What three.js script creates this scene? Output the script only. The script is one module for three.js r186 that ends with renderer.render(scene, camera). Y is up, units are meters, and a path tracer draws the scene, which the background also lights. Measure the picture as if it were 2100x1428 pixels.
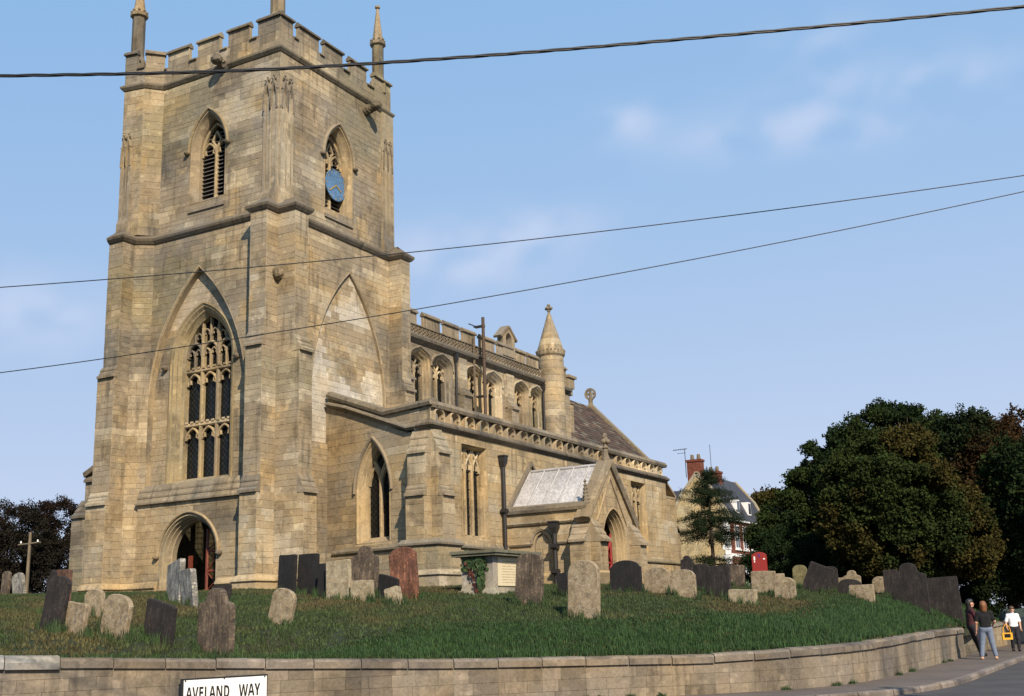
import * as THREE from 'three';
import { mergeGeometries, mergeVertices, toCreasedNormals } from 'three/addons/utils/BufferGeometryUtils.js';
import { MarchingCubes } from 'three/addons/objects/MarchingCubes.js';
import { FontLoader } from 'three/addons/loaders/FontLoader.js';
import { TextGeometry } from 'three/addons/geometries/TextGeometry.js';

// ---------------------------------------------------------------- camera, sky, sun
const scene = new THREE.Scene();
const D2R = Math.PI / 180;
const EYE = new THREE.Vector3(-28.73, 1.7, 24.87);
const camera = new THREE.PerspectiveCamera(33.699, 1024 / 696, 0.1, 3000);
{
  const yaw = 28.9579 * D2R, pitch = 13.4889 * D2R, roll = -1.9638 * D2R;
  const fwd = new THREE.Vector3(Math.cos(yaw) * Math.cos(pitch), Math.sin(pitch), -Math.sin(yaw) * Math.cos(pitch));
  const right = new THREE.Vector3(Math.sin(yaw), 0, Math.cos(yaw)), up = right.clone().cross(fwd);
  camera.position.copy(EYE);
  camera.up.copy(up.multiplyScalar(Math.cos(roll)).addScaledVector(right, -Math.sin(roll)));
  camera.lookAt(EYE.clone().add(fwd));
}
const renderer = new THREE.WebGLRenderer({ antialias: true });
renderer.toneMapping = THREE.LinearToneMapping;
renderer.toneMappingExposure = 1.3;
renderer.shadowMap.enabled = true;

const SUN = new THREE.Vector3(-0.61, 0.76, 0.79).normalize();
const sun = new THREE.DirectionalLight(new THREE.Color(1, 0.855, 0.67), 4.9);
sun.position.copy(SUN).multiplyScalar(120); sun.target.position.set(5, 5, 5);
sun.castShadow = true; sun.shadow.mapSize.set(4096, 4096); sun.shadow.radius = 1.2;
Object.assign(sun.shadow.camera, { left: -70, right: 70, top: 60, bottom: -60, near: 1, far: 320 });
scene.add(sun, sun.target);

function rng(seed) { let s = seed | 0; return () => { s = (s + 0x6d2b79f5) | 0; let t = Math.imul(s ^ (s >>> 15), 1 | s); t = (t + Math.imul(t ^ (t >>> 7), 61 | t)) ^ t; return ((t ^ (t >>> 14)) >>> 0) / 4294967296; }; }
const clamp = (x, a = 0, b = 1) => Math.min(b, Math.max(a, x)), lerp = (a, b, t) => a + (b - a) * t;
const sstep = (a, b, x) => { const t = clamp((x - a) / (b - a)); return t * t * (3 - 2 * t); };
function hash3(x, y, z) { let h = Math.imul(x, 374761393) ^ Math.imul(y, 668265263) ^ Math.imul(z, 2147483647 - 1234567); h = Math.imul(h ^ (h >>> 13), 1274126177); h ^= h >>> 16; h = Math.imul(h, 2246822519); return ((h ^ (h >>> 15)) >>> 0) / 4294967296; }
function vnoise(x, y, z, per = 0) {
  const xi = Math.floor(x), yi = Math.floor(y), zi = Math.floor(z), fx = x - xi, fy = y - yi, fz = z - zi;
  const u = fx * fx * (3 - 2 * fx), v = fy * fy * (3 - 2 * fy), w = fz * fz * (3 - 2 * fz);
  const m = per ? (a) => ((a % per) + per) % per : (a) => a;
  const h = (a, b, c) => hash3(m(xi + a), m(yi + b), zi + c);
  const l = (c) => lerp(lerp(h(0, 0, c), h(1, 0, c), u), lerp(h(0, 1, c), h(1, 1, c), u), v);
  return w === 0 ? l(0) : lerp(l(0), l(1), w);
}
function fbm(x, y, z, oct = 4, per = 0) { let a = 0, n = 0, k = 0.5; for (let i = 0; i < oct; i++) { a += k * vnoise(x, y, z + i * 7.0, per); n += k; x *= 2; y *= 2; k *= 0.5; if (per) per *= 2; else z *= 2; } return a / n; }

// computed sky: clear blue paling to the horizon, with a few thin clouds
{
  const W = 1024, H = 512, data = new Float32Array(W * H * 4);
  const puffs = [[1292, 250, 70, 46, .42], [1690, 100, 110, 80, .26], [1540, 275, 240, 60, .30], [1740, 235, 240, 80, .22], [1930, 165, 200, 60, .24], [930, 530, 220, 80, .45], [1100, 470, 180, 55, .32], [60, 640, 180, 90, .4]];
  const cp = camera.position; camera.updateMatrixWorld(true);
  const toDir = (px, py) => new THREE.Vector3((px - 1050) / 2357.5, (714 - py) / 2357.5, -1).applyQuaternion(camera.quaternion).normalize();
  const P = puffs.map(([px, py, rx, ry, a]) => { const d = toDir(px, py); return { az: Math.atan2(d.z, d.x), el: Math.asin(d.y), rx: rx / 2357, ry: ry / 2357, a }; });
  // more of the same clouds round the rest of the sky
  const rr = rng(77); for (let i = 0; i < 46; i++) P.push({ az: rr() * 6.283, el: .12 + rr() * .5, rx: .04 + rr() * .08, ry: .02 + rr() * .03, a: .25 + rr() * .25, off: 1 });
  const view = toDir(1050, 600), vaz = Math.atan2(view.z, view.x);
  const wrap = (a) => Math.atan2(Math.sin(a), Math.cos(a));
  const Q = P.filter((p) => !p.off || Math.abs(wrap(p.az - vaz)) > .62);
  const eastAz = vaz + .5;                                                   // haze lies thicker to the east
  for (let j = 0; j < H; j++) for (let i = 0; i < W; i++) {
    const el = ((j + .5) / H - .5) * Math.PI, az = ((i + .5) / W - .5) * 2 * Math.PI, e = Math.max(0, el);
    const t = 1 - Math.exp(-e * 3.0), k = Math.pow(1 - e / 1.5708, 6);
    const hz = .5 + .5 * Math.cos(az - eastAz); let r = lerp(.43, .062, t) + .085 * hz, g = lerp(.50, .275, t) + .06 * hz, b = lerp(.675, .56, t) + .03 * hz;
    r += .03 * k; g += .025 * k;
    const sd = Math.max(0, Math.cos(el) * Math.cos(az) * SUN.x + Math.sin(el) * SUN.y + Math.cos(el) * Math.sin(az) * SUN.z);
    const m = .3 * Math.pow(sd, 8); r += m; g += m * .93; b += m * .8;
    let c = 0;
    for (const p of Q) { const dx = wrap(az - p.az) * Math.cos(el) / p.rx, dy = (el - p.el) / p.ry, d2 = dx * dx + dy * dy; if (d2 < 4) c += p.a * Math.exp(-d2 * 1.6) * sstep(.34, .66, fbm(az * 26 + el * 14, el * 52 - az * 12, 3.3, 6)); }
    c = clamp(c, 0, .6) * (el > 0 ? 1 : 0);
    r = lerp(r, .60, c); g = lerp(g, .62, c); b = lerp(b, .74, c);
    if (el < 0) { const q = sstep(0, -.25, el); r = lerp(r, .12, q); g = lerp(g, .12, q); b = lerp(b, .10, q); }
    data.set([r, g, b, 1], (j * W + i) * 4);
  }
  const tex = new THREE.DataTexture(data, W, H, THREE.RGBAFormat, THREE.FloatType);
  tex.mapping = THREE.EquirectangularReflectionMapping; tex.magFilter = tex.minFilter = THREE.LinearFilter; tex.needsUpdate = true;
  scene.background = tex; scene.environment = tex;
}

// ---------------------------------------------------------------- scene graph helpers
const taken = {};
const numbered = (name) => { const n = taken[name] = (taken[name] ?? -1) + 1; return n ? `${name}_${String(n).padStart(3, '0')}` : name; };
function shade(o) { o.traverse((m) => { if (m.isMesh) { m.castShadow = m.receiveShadow = true; } }); return o; }
function thing(name, label, category, pos = [0, 0, 0], turn = 0, group) {
  const o = new THREE.Group(); o.name = numbered(name); o.position.set(...pos); o.rotation.y = turn; o.userData = { label, category };
  if (group) o.userData.group = group; scene.add(o); return o;
}
function part(name, geo, mat, parent, label) { const m = new THREE.Mesh(geo, mat); m.name = name; m.castShadow = m.receiveShadow = true; if (label) m.userData.label = label; parent.add(m); return m; }
function single(name, geo, mat, label, category, group) { const m = part(numbered(name), geo, mat, scene); m.userData = { label, category }; if (group) m.userData.group = group; return m; }
function struct(name, geo, mat) { const m = part(numbered(name), geo, mat, scene); m.userData = { kind: 'structure' }; return m; }

// ---------------------------------------------------------------- textures
function pixTex(n, fn, srgb = true, m = n) {
  const d = new Uint8Array(n * m * 4);
  for (let j = 0; j < m; j++) for (let i = 0; i < n; i++) { const c = fn(i / n, j / m, i, j), o = (j * n + i) * 4; d[o] = clamp(c[0]) * 255; d[o + 1] = clamp(c[1]) * 255; d[o + 2] = clamp(c[2]) * 255; d[o + 3] = 255; }
  const t = new THREE.DataTexture(d, n, m); t.wrapS = t.wrapT = THREE.RepeatWrapping; t.magFilter = THREE.LinearFilter; t.minFilter = THREE.LinearMipmapLinearFilter; t.generateMipmaps = true;
  if (srgb) t.colorSpace = THREE.SRGBColorSpace; t.needsUpdate = true; return t;
}
// limestone: 8 m tile of grain, lichen blotches and rain streaks (values near 1, multiplied by the stone's colour)
const stoneTex = pixTex(1024, (u, v) => {
  const big = fbm(u * 6, v * 6, 1.5, 4, 6), mid = fbm(u * 28, v * 28, 4.5, 3, 28), fine = vnoise(u * 256, v * 256, 2.5, 256), streak = fbm(u * 64, v * 5, 8.5, 2, 0);
  const dark = sstep(.50, .64, big) * .16 + sstep(.56, .68, mid) * .12, sv = (q) => fbm(u * 48, q * 5 + 40, 5.5, 2, 0), st = sstep(.56, .74, lerp(sv(v), sv(v - 1), v)) * .13 * Math.min(1, u * 20, (1 - u) * 20);
  const lich = sstep(.64, .72, fbm(u * 40, v * 40, 12.5, 2, 40)) * .10;
  let k = .86 - dark - st + (fine - .5) * .16 + (mid - .5) * .22; k += lich;
  const warm = (fbm(u * 9, v * 9, 21.5, 3, 9) - .5) * .22;
  return [k + warm * .45, k, k - warm * .9];
});
const grainTex = pixTex(512, (u, v) => { const a = fbm(u * 8, v * 8, 1.5, 4, 8), f = vnoise(u * 170, v * 170, 2.5, 170), k = .82 + (a - .5) * .5 + (f - .5) * .3; return [k, k, k]; });
const bumpTex = pixTex(512, (u, v) => { const k = fbm(u * 24, v * 24, 6.5, 4, 24) * .6 + vnoise(u * 160, v * 160, 3.5, 160) * .4; return [k, k, k]; }, false);
const lichenTex = pixTex(512, (u, v) => {
  const a = fbm(u * 10, v * 10, 3.5, 4, 10), s = sstep(.52, .6, fbm(u * 34, v * 34, 5.5, 3, 34)), o = sstep(.6, .68, fbm(u * 26, v * 26, 9.5, 3, 26)), d = sstep(.6, .7, fbm(u * 18, v * 18, 15.5, 3, 18));
  let c = [.60 + (a - .5) * .4, .56 + (a - .5) * .4, .49 + (a - .5) * .4];
  c = c.map((x) => lerp(x, .8, s * .35)); c = [lerp(c[0], .6, o * .35), lerp(c[1], .48, o * .35), lerp(c[2], .32, o * .35)]; return c.map((x) => lerp(x, .36, d * .4));
});
// ---------------------------------------------------------------- materials
const M = {};
const mat = (name, color, rough = .9, extra = {}) => M[name] = Object.assign(new THREE.MeshStandardMaterial({ color: new THREE.Color().setRGB(...color), roughness: rough, ...extra }), { name });
mat('stone', [1, 1, 1], .95, { vertexColors: true, map: stoneTex, bumpMap: bumpTex, bumpScale: .012, side: THREE.DoubleSide });
mat('mortar', [.30, .24, .155], .98, { map: stoneTex });
mat('glass', [.03, .035, .045], .12, { metalness: 0 });
mat('dark', [.012, .011, .010], .9);
mat('louvre', [.085, .075, .065], .9);
mat('iron', [.018, .017, .017], .55);
mat('rust', [.07, .045, .03], .8);
mat('lead', [.52, .50, .49], .62, { map: grainTex, metalness: .0 });
mat('redwood', [.22, .045, .02], .6, { map: grainTex });
mat('redpaint', [.24, .016, .011], .55);
mat('clock', [.13, .27, .48], .55, { map: grainTex });
mat('gold', [.52, .36, .12], .4, { metalness: .5 });
mat('slateRoof', [.055, .055, .065], .7, { map: grainTex });
mat('tile', [1, 1, 1], .95, { vertexColors: true, map: grainTex });
mat('brick', [.22, .06, .032], .9, { map: grainTex });
mat('whitePaint', [.80, .79, .76], .5);
mat('blackPaint', [.012, .012, .013], .45);
mat('wire', [.010, .010, .012], .5);
mat('wood', [.22, .17, .11], .9, { map: grainTex });
// ---------------------------------------------------------------- mesh builder
class B {
  constructor(col = [1, 1, 1]) { this.p = []; this.c = []; this.col = col; }
  tri(a, b, c) { this.p.push(a[0], a[1], a[2], b[0], b[1], b[2], c[0], c[1], c[2]); const k = this.col; this.c.push(k[0], k[1], k[2], k[0], k[1], k[2], k[0], k[1], k[2]); return this; }
  quad(a, b, c, d) { return this.tri(a, b, c).tri(a, c, d); }
  fan(pts) { for (let i = 1; i < pts.length - 1; i++) this.tri(pts[0], pts[i], pts[i + 1]); return this; }
  box(x0, x1, y0, y1, z0, z1) {
    const v = (i, j, k) => [i ? x1 : x0, j ? y1 : y0, k ? z1 : z0];
    this.quad(v(0, 0, 1), v(1, 0, 1), v(1, 1, 1), v(0, 1, 1)); this.quad(v(1, 0, 0), v(0, 0, 0), v(0, 1, 0), v(1, 1, 0));
    this.quad(v(1, 0, 1), v(1, 0, 0), v(1, 1, 0), v(1, 1, 1)); this.quad(v(0, 0, 0), v(0, 0, 1), v(0, 1, 1), v(0, 1, 0));
    this.quad(v(0, 1, 1), v(1, 1, 1), v(1, 1, 0), v(0, 1, 0)); return this.quad(v(0, 0, 0), v(1, 0, 0), v(1, 0, 1), v(0, 0, 1));
  }
  geo(g0) { let g = g0.index ? g0.toNonIndexed() : g0; const a = g.attributes.position.array; for (let i = 0; i < a.length; i += 9) this.tri([a[i], a[i + 1], a[i + 2]], [a[i + 3], a[i + 4], a[i + 5]], [a[i + 6], a[i + 7], a[i + 8]]); return this; }
  build(crease = 0, uvs = 8) {
    let g = new THREE.BufferGeometry(); g.setAttribute('position', new THREE.Float32BufferAttribute(this.p, 3)); g.setAttribute('color', new THREE.Float32BufferAttribute(this.c, 3));
    g.computeVertexNormals();
    const n = this.p.length / 3, uv = new Float32Array(n * 2), P = this.p, N = g.attributes.normal.array;
    for (let i = 0; i < n; i++) {
      const x = P[i * 3], y = P[i * 3 + 1], z = P[i * 3 + 2], nx = N[i * 3], ny = N[i * 3 + 1], nz = N[i * 3 + 2];
      if (Math.abs(ny) > .75) { uv[i * 2] = x / uvs; uv[i * 2 + 1] = z / uvs; } else if (Math.abs(nx) > Math.abs(nz)) { uv[i * 2] = (z + 3.7 + x * .31) / uvs; uv[i * 2 + 1] = y / uvs; } else { uv[i * 2] = (x + z * .31) / uvs; uv[i * 2 + 1] = (y + 2.3) / uvs; }
    }
    g.setAttribute('uv', new THREE.BufferAttribute(uv, 2));
    if (crease) g = toCreasedNormals(g, crease);
    return g;
  }
}
// frame: a wall plane. u runs to the right seen from outside, n points out
function frame(x, z, ux, uz) { const l = Math.hypot(ux, uz); ux /= l; uz /= l; return { x, z, ux, uz, nx: -uz, nz: ux, at(u, v, w = 0) { return [x + ux * u - uz * w, v, z + uz * u + ux * w]; } }; }
const FW = (x) => frame(x, 0, 0, 1), FS = (z) => frame(0, z, 1, 0);       // west faces: u = z; south faces: u = x
// 2D polygon tools (counter-clockwise convex)
function clipHalf(poly, px, py, nx, ny) { const out = []; for (let i = 0; i < poly.length; i++) { const a = poly[i], b = poly[(i + 1) % poly.length], da = (a[0] - px) * nx + (a[1] - py) * ny, db = (b[0] - px) * nx + (b[1] - py) * ny; if (da >= 0) out.push(a); if ((da >= 0) !== (db >= 0)) { const t = da / (da - db); out.push([a[0] + (b[0] - a[0]) * t, a[1] + (b[1] - a[1]) * t]); } } return out; }
const area2 = (p) => { let s = 0; for (let i = 0; i < p.length; i++) { const a = p[i], b = p[(i + 1) % p.length]; s += a[0] * b[1] - a[1] * b[0]; } return s / 2; };
function clipConvex(poly, hull) { for (let i = 0; i < hull.length && poly.length; i++) { const a = hull[i], b = hull[(i + 1) % hull.length]; poly = clipHalf(poly, a[0], a[1], -(b[1] - a[1]), b[0] - a[0]); } return poly; }
function subtract(poly, hull) {                                               // poly minus a convex hull, as convex pieces
  if (clipConvex(poly, hull).length < 3) return [poly];
  const out = []; let rest = poly;
  for (let i = 0; i < hull.length; i++) { const a = hull[i], b = hull[(i + 1) % hull.length], nx = -(b[1] - a[1]), ny = b[0] - a[0]; const o = clipHalf(rest, a[0], a[1], -nx, -ny); if (o.length > 2 && Math.abs(area2(o)) > 4e-4) out.push(o); rest = clipHalf(rest, a[0], a[1], nx, ny); if (rest.length < 3) break; }
  return out;
}
const shrink = (poly, d) => { let p = poly; for (let i = 0; i < poly.length; i++) { const a = poly[i], b = poly[(i + 1) % poly.length], l = Math.hypot(b[0] - a[0], b[1] - a[1]) || 1, nx = -(b[1] - a[1]) / l, ny = (b[0] - a[0]) / l; p = clipHalf(p, a[0] + nx * d, a[1] + ny * d, nx, ny); if (p.length < 3) return poly; } return p; };
// stone colours: real base colours of Lincolnshire limestone, fresh and weathered
function stoneCol(x, y, z, r, warm) {
  const n1 = fbm(x * .42 + 5, y * .34, z * .42, 3), n2 = fbm(x * .8 + 31, y * .9, z * .8, 3), n3 = fbm(x * .45 + 71, y * 1.5, z * .45, 3), n4 = fbm(x * .22 + 11, y * .3, z * .22, 2);
  const w = clamp(warm * 1.35); let c = [lerp(.318, .50, w), lerp(.264, .378, w), lerp(.192, .215, w)];   // weathered grey brown to honey
  const mix = (d, k) => { k = clamp(k); c = [lerp(c[0], d[0], k), lerp(c[1], d[1], k), lerp(c[2], d[2], k)]; };
  mix([.51, .375, .20], sstep(.60 - warm * .22, .78 - warm * .22, n2 + (r - .5) * .09) * .8);          // ochre
  mix([.62, .515, .345], sstep(.57, .70, n3 + (r - .5) * .12) * .75);                                 // patches of fresh pale stone
  mix([.165, .145, .115], sstep(.53 + warm * .10, .64 + warm * .10, n1 + (r - .5) * .07) * .6);          // grey black crust
  mix([.20, .19, .10], sstep(.62, .74, n4 + (r - .5) * .1) * .35);                                    // green algae
  const j = .94 + .12 * hash3(Math.round(x * 97), Math.round(y * 89), Math.round(z * 83)); return c.map((k) => k * j);
}
// ---------------------------------------------------------------- masonry
const church = thing('parish_church', 'limestone church with battlemented west tower, aisle and gabled south porch', 'church');
const stones = [];
function addStone(F, polys, w0, rect, color, bevel = .005) {
  const b = new B(color);
  for (const poly of polys) {
    const whole = poly.length === 4 && polys.length === 1, inn = whole ? shrink(poly, bevel) : poly;
    b.fan(inn.map(([u, v]) => F.at(u, v, w0)));
    const back = -.03, mid = whole ? w0 - bevel * .7 : w0;
    for (let i = 0; i < poly.length; i++) {
      const p = poly[i], q = poly[(i + 1) % poly.length];
      b.quad(F.at(p[0], p[1], back), F.at(q[0], q[1], back), F.at(q[0], q[1], mid), F.at(p[0], p[1], mid));
      if (whole && inn.length === 4) { const pi = inn[i], qi = inn[(i + 1) % 4]; b.quad(F.at(p[0], p[1], mid), F.at(q[0], q[1], mid), F.at(qi[0], qi[1], w0), F.at(pi[0], pi[1], w0)); }
    }
  }
  const [u0, v0, u1, v1] = rect, c = F.at((u0 + u1) / 2, (v0 + v1) / 2), dx = EYE.x - c[0], dy = EYE.y - c[1], dz = EYE.z - c[2], d = Math.hypot(dx, dy, dz);
  const cos = Math.max(0, (dx * F.nx + dz * F.nz) / d); let ar = 0; for (const p of polys) ar += Math.abs(area2(p));
  stones.push({ b, score: ar * cos / d / d });
}
// courses of squared stones over a convex outline, cut round convex openings
function courses(F, outline, openings = [], { warm = .4, seed = 1, h = [.17, .27], len = [.3, .72], store = addStone, J = .003, tint = null } = {}) {
  const r = rng(seed * 7919 + 13), us = outline.map((p) => p[0]), vs = outline.map((p) => p[1]), u0 = Math.min(...us), u1 = Math.max(...us), v0 = Math.min(...vs), v1 = Math.max(...vs);
  if (area2(outline) < 0) outline = outline.slice().reverse();
  openings = openings.map((o) => (area2(o) < 0 ? o.slice().reverse() : o));
  for (let v = v0; v < v1 - .02;) {
    let hh = lerp(h[0], h[1], r()); if (v1 - v - hh < h[0] * .6) hh = v1 - v;
    for (let u = u0 - (u1 - u0 > len[1] ? r() * len[1] * .8 : 0); u < u1 - .01;) {
      let l = lerp(len[0], len[1], r()); if (u1 - u - l < len[0] * .5) l = u1 - u;
      const ua = Math.max(u, u0) + (u > u0 ? J : 0), ub = Math.min(u + l, u1) - (u + l < u1 ? J : 0), va = v + J, vb = v + hh - J;
      u += l; if (ub - ua < .03 || vb - va < .03) continue;
      let pieces = [clipConvex([[ua, va], [ub, va], [ub, vb], [ua, vb]], outline)];
      for (const o of openings) pieces = pieces.flatMap((p) => (p.length > 2 ? subtract(p, o) : []));
      pieces = pieces.filter((p) => p.length > 2 && Math.abs(area2(p)) > 6e-4); if (!pieces.length) continue;
      const c = F.at((ua + ub) / 2, (va + vb) / 2), rr = r();
      let col = stoneCol(c[0], c[1], c[2], rr, warm); if (tint) col = tint(c, col, rr); store(F, pieces, (r() - .5) * .009, [ua, va, ub, vb], col);
    }
    v += hh;
  }
}
// solid wall behind the stones with real openings through it
function coreGeo(F, outline, holes, depth) {
  const sh = new THREE.Shape(outline.map((p) => new THREE.Vector2(...p)));
  for (const h of holes) sh.holes.push(new THREE.Path(h.map((p) => new THREE.Vector2(...p))));
  const g = new THREE.ExtrudeGeometry(sh, { depth, bevelEnabled: false }), a = g.attributes.position;
  for (let i = 0; i < a.count; i++) { const q = F.at(a.getX(i), a.getY(i), a.getZ(i) - depth - .022); a.setXYZ(i, ...q); }
  return g;
}
const cores = {};                                                            // wall name -> builder
const MORT = [.42, .34, .215];
const coreOf = (name) => (cores[name] ??= new B(MORT));
function wall(name, F, outline, holes, depth, opt = {}) { coreOf(name).geo(coreGeo(F, outline, holes, depth)); courses(F, outline, opt.cut ?? holes, opt); }
// a block standing on a plan path (outside to the left of u x up); every edge gets courses
function block(name, path, y0, y1, opt = {}) {
  const pts = path.map(([x, z]) => new THREE.Vector2(x, z));
  for (let i = 0; i < path.length - 1; i++) {
    if (opt.skip?.includes(i)) continue;
    const [ax, az] = path[i], [bx, bz] = path[i + 1], F = frame(ax, az, bx - ax, bz - az), L = Math.hypot(bx - ax, bz - az);
    courses(F, [[0, y0], [L, y0], [L, y1], [0, y1]], [], { ...opt, seed: (opt.seed ?? 1) * 31 + i });
  }
  // closed core, a little inside the faces
  const b = coreOf(name), n = path.length, off = offsetPlan(path, -.022), P = (i, y) => [off[i][0], y, off[i][1]];
  for (let i = 0; i < n; i++) { const j = (i + 1) % n; b.quad(P(i, y0), P(j, y0), P(j, y1), P(i, y1)); }
  const tris = THREE.ShapeUtils.triangulateShape(off.map((p) => new THREE.Vector2(...p)), []); for (const [i, j, k] of tris) b.tri(P(i, y1), P(j, y1), P(k, y1));
}
function offsetPlan(path, d, closed = false) {
  const n = path.length, out = [];
  for (let i = 0; i < n; i++) {
    const p = path[i], a = path[i - 1] ?? (closed ? path[n - 1] : null), b = path[i + 1] ?? (closed ? path[0] : null);
    const nrm = (s, e) => { const l = Math.hypot(e[0] - s[0], e[1] - s[1]) || 1; return [-(e[1] - s[1]) / l, (e[0] - s[0]) / l]; };
    const na = a ? nrm(a, p) : nrm(p, b), nb = b ? nrm(p, b) : na; let mx = na[0] + nb[0], my = na[1] + nb[1]; const l2 = mx * mx + my * my; if (l2 < .05) { out.push([p[0] + na[0] * d, p[1] + na[1] * d]); continue; }
    out.push([p[0] + mx * 2 * d / l2, p[1] + my * 2 * d / l2]);
  }
  return out;
}
// moulding: profile [[out, dy]...] carried along a plan path
function sweepPlan(b, path, y, prof) {
  const rows = prof.map(([o, dy]) => offsetPlan(path, o).map(([x, z]) => [x, y + dy, z]));
  for (let j = 0; j < rows.length - 1; j++) for (let i = 0; i < path.length - 1; i++) b.quad(rows[j][i], rows[j][i + 1], rows[j + 1][i + 1], rows[j + 1][i]);
  for (const i of [0, path.length - 1]) b.fan(rows.map((r) => r[i]));
  return b;
}
// profile [[offset, w]...] carried along a path in a wall plane (offset to the left of travel)
function sweepWall(b, F, path, prof, caps = true) {
  const n = path.length, off = (d) => path.map((p, i) => { const a = path[i - 1], c = path[i + 1], N = (s, e) => { const l = Math.hypot(e[0] - s[0], e[1] - s[1]) || 1; return [-(e[1] - s[1]) / l, (e[0] - s[0]) / l]; }; const na = a ? N(a, p) : N(p, c), nb = c ? N(p, c) : na, mx = na[0] + nb[0], my = na[1] + nb[1], l2 = Math.max(.35, mx * mx + my * my); return [p[0] + mx * 2 * d / l2, p[1] + my * 2 * d / l2]; });
  const rows = prof.map(([o, w]) => off(o).map(([u, v]) => F.at(u, v, w)));
  for (let j = 0; j < rows.length - 1; j++) for (let i = 0; i < n - 1; i++) b.quad(rows[j][i], rows[j + 1][i], rows[j + 1][i + 1], rows[j][i + 1]);
  if (caps) for (const i of [0, n - 1]) b.fan(rows.map((r) => r[i]));
  return b;
}
const offsetWall = (path, d) => { const o = []; sweepWall({ quad() {}, fan() {} }, { at: (u, v) => { o.push([u, v]); return 0; } }, path, [[d, 0]]); return o; };
// a bar of stone (mullion, tracery rib) with chamfered front
const bar = (b, F, path, wd, w0, dp) => sweepWall(b, F, path, [[-wd / 2, w0 - dp], [-wd / 2, w0 - wd * .3], [-wd * .22, w0], [wd * .22, w0], [wd / 2, w0 - wd * .3], [wd / 2, w0 - dp]]);
// profile [[w, v]...] (closed) carried straight from u0 to u1
function prism(b, F, prof, u0, u1) { const n = prof.length; for (let i = 0; i < n; i++) { const p = prof[i], q = prof[(i + 1) % n]; b.quad(F.at(u0, p[1], p[0]), F.at(u0, q[1], q[0]), F.at(u1, q[1], q[0]), F.at(u1, p[1], p[0])); } b.fan(prof.map((p) => F.at(u0, p[1], p[0]))); b.fan(prof.slice().reverse().map((p) => F.at(u1, p[1], p[0]))); return b; }
// pointed arch opening path: up the left jamb, over, down the right jamb
function arch(uc, a, v0, vs, va, k = 10) {
  const h = va - vs, pts = [[uc - a, v0]], L = [];
  if (h >= a * .98) { const R = (a * a + h * h) / (2 * a), cx = -a + R, end = Math.atan2(h, -cx); for (let i = 0; i <= k; i++) { const t = Math.PI + (end - Math.PI) * i / k; L.push([uc + cx + R * Math.cos(t), vs + R * Math.sin(t)]); } } else { for (let i = 0; i <= k; i++) { const t = i / k, s = 1 - t, c = (p0, p1, p2, p3) => s * s * s * p0 + 3 * s * s * t * p1 + 3 * s * t * t * p2 + t * t * t * p3; L.push([uc + c(-a, -a, -a * .55, 0), c(vs, vs + h * .72, va - h * .28, va)]); } }
  pts.push(...L); for (let i = L.length - 2; i >= 0; i--) pts.push([2 * uc - L[i][0], L[i][1]]); pts.push([uc + a, v0]); return pts;
}
const rectPath = (u0, u1, v0, v1) => [[u0, v0], [u0, v1], [u1, v1], [u1, v0]];
const trim = (x, y, z, warm = .35, k = 1) => stoneCol(x, y, z, .55, warm).map((c) => c * k);
// dressed stone part added straight to the church (or one of its parts)
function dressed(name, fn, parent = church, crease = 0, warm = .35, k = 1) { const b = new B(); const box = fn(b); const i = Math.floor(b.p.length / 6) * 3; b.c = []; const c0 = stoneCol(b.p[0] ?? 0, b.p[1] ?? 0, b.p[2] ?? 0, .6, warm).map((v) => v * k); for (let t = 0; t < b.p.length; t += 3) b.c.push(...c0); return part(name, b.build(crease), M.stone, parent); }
const fuse = (geos, crease) => { const b = new B(); geos.forEach((g) => b.geo(g)); return b.build(crease); };
// ---------------------------------------------------------------- church: shared pieces
M.leaded = new THREE.MeshPhysicalMaterial({ roughness: .16, transmission: .92, thickness: 0, specularIntensity: .3 });
M.leaded.name = 'leaded'; M.leaded.map = pixTex(128, (u, v) => { const a = Math.abs(((u + v) * 3) % 1 - .5), b = Math.abs((((u - v) * 3) % 1 + 1) % 1 - .5), l = Math.max(a, b) > .42 ? 1 : 0, q = hash3(Math.floor((u + v) * 3), Math.floor((u - v) * 3 + 9), 3) * .12; return l ? [.16, .16, .17] : [.42 + q, .44 + q, .43 + q]; });
const group = (name, parent = church, label) => { const g = new THREE.Group(); g.name = name; if (label) g.userData.label = label; parent.add(g); return g; };
function setoff(b, F, u0, u1, v, proj, h) { for (let i = 0; i < 3; i++) { const wi = proj * (1 - i / 3) + (i ? .035 : .085), wn = proj * (1 - (i + 1) / 3), a = v + h * i / 3, c = v + h * (i + 1) / 3 + .02; prism(b, F, [[-.02, a], [wi, a], [wi, a + (i ? .05 : .09)], [wn, c], [-.02, c]], u0 - .015 - i * .002, u1 + .015 + i * .002); } }
const glassPane = (F, poly, w, parent, m = M.leaded, name = 'glass') => { const b = new B(); b.fan(poly.map(([u, v]) => F.at(u, v, w))); return part(name, b.build(0, .6), m, parent); };
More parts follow.
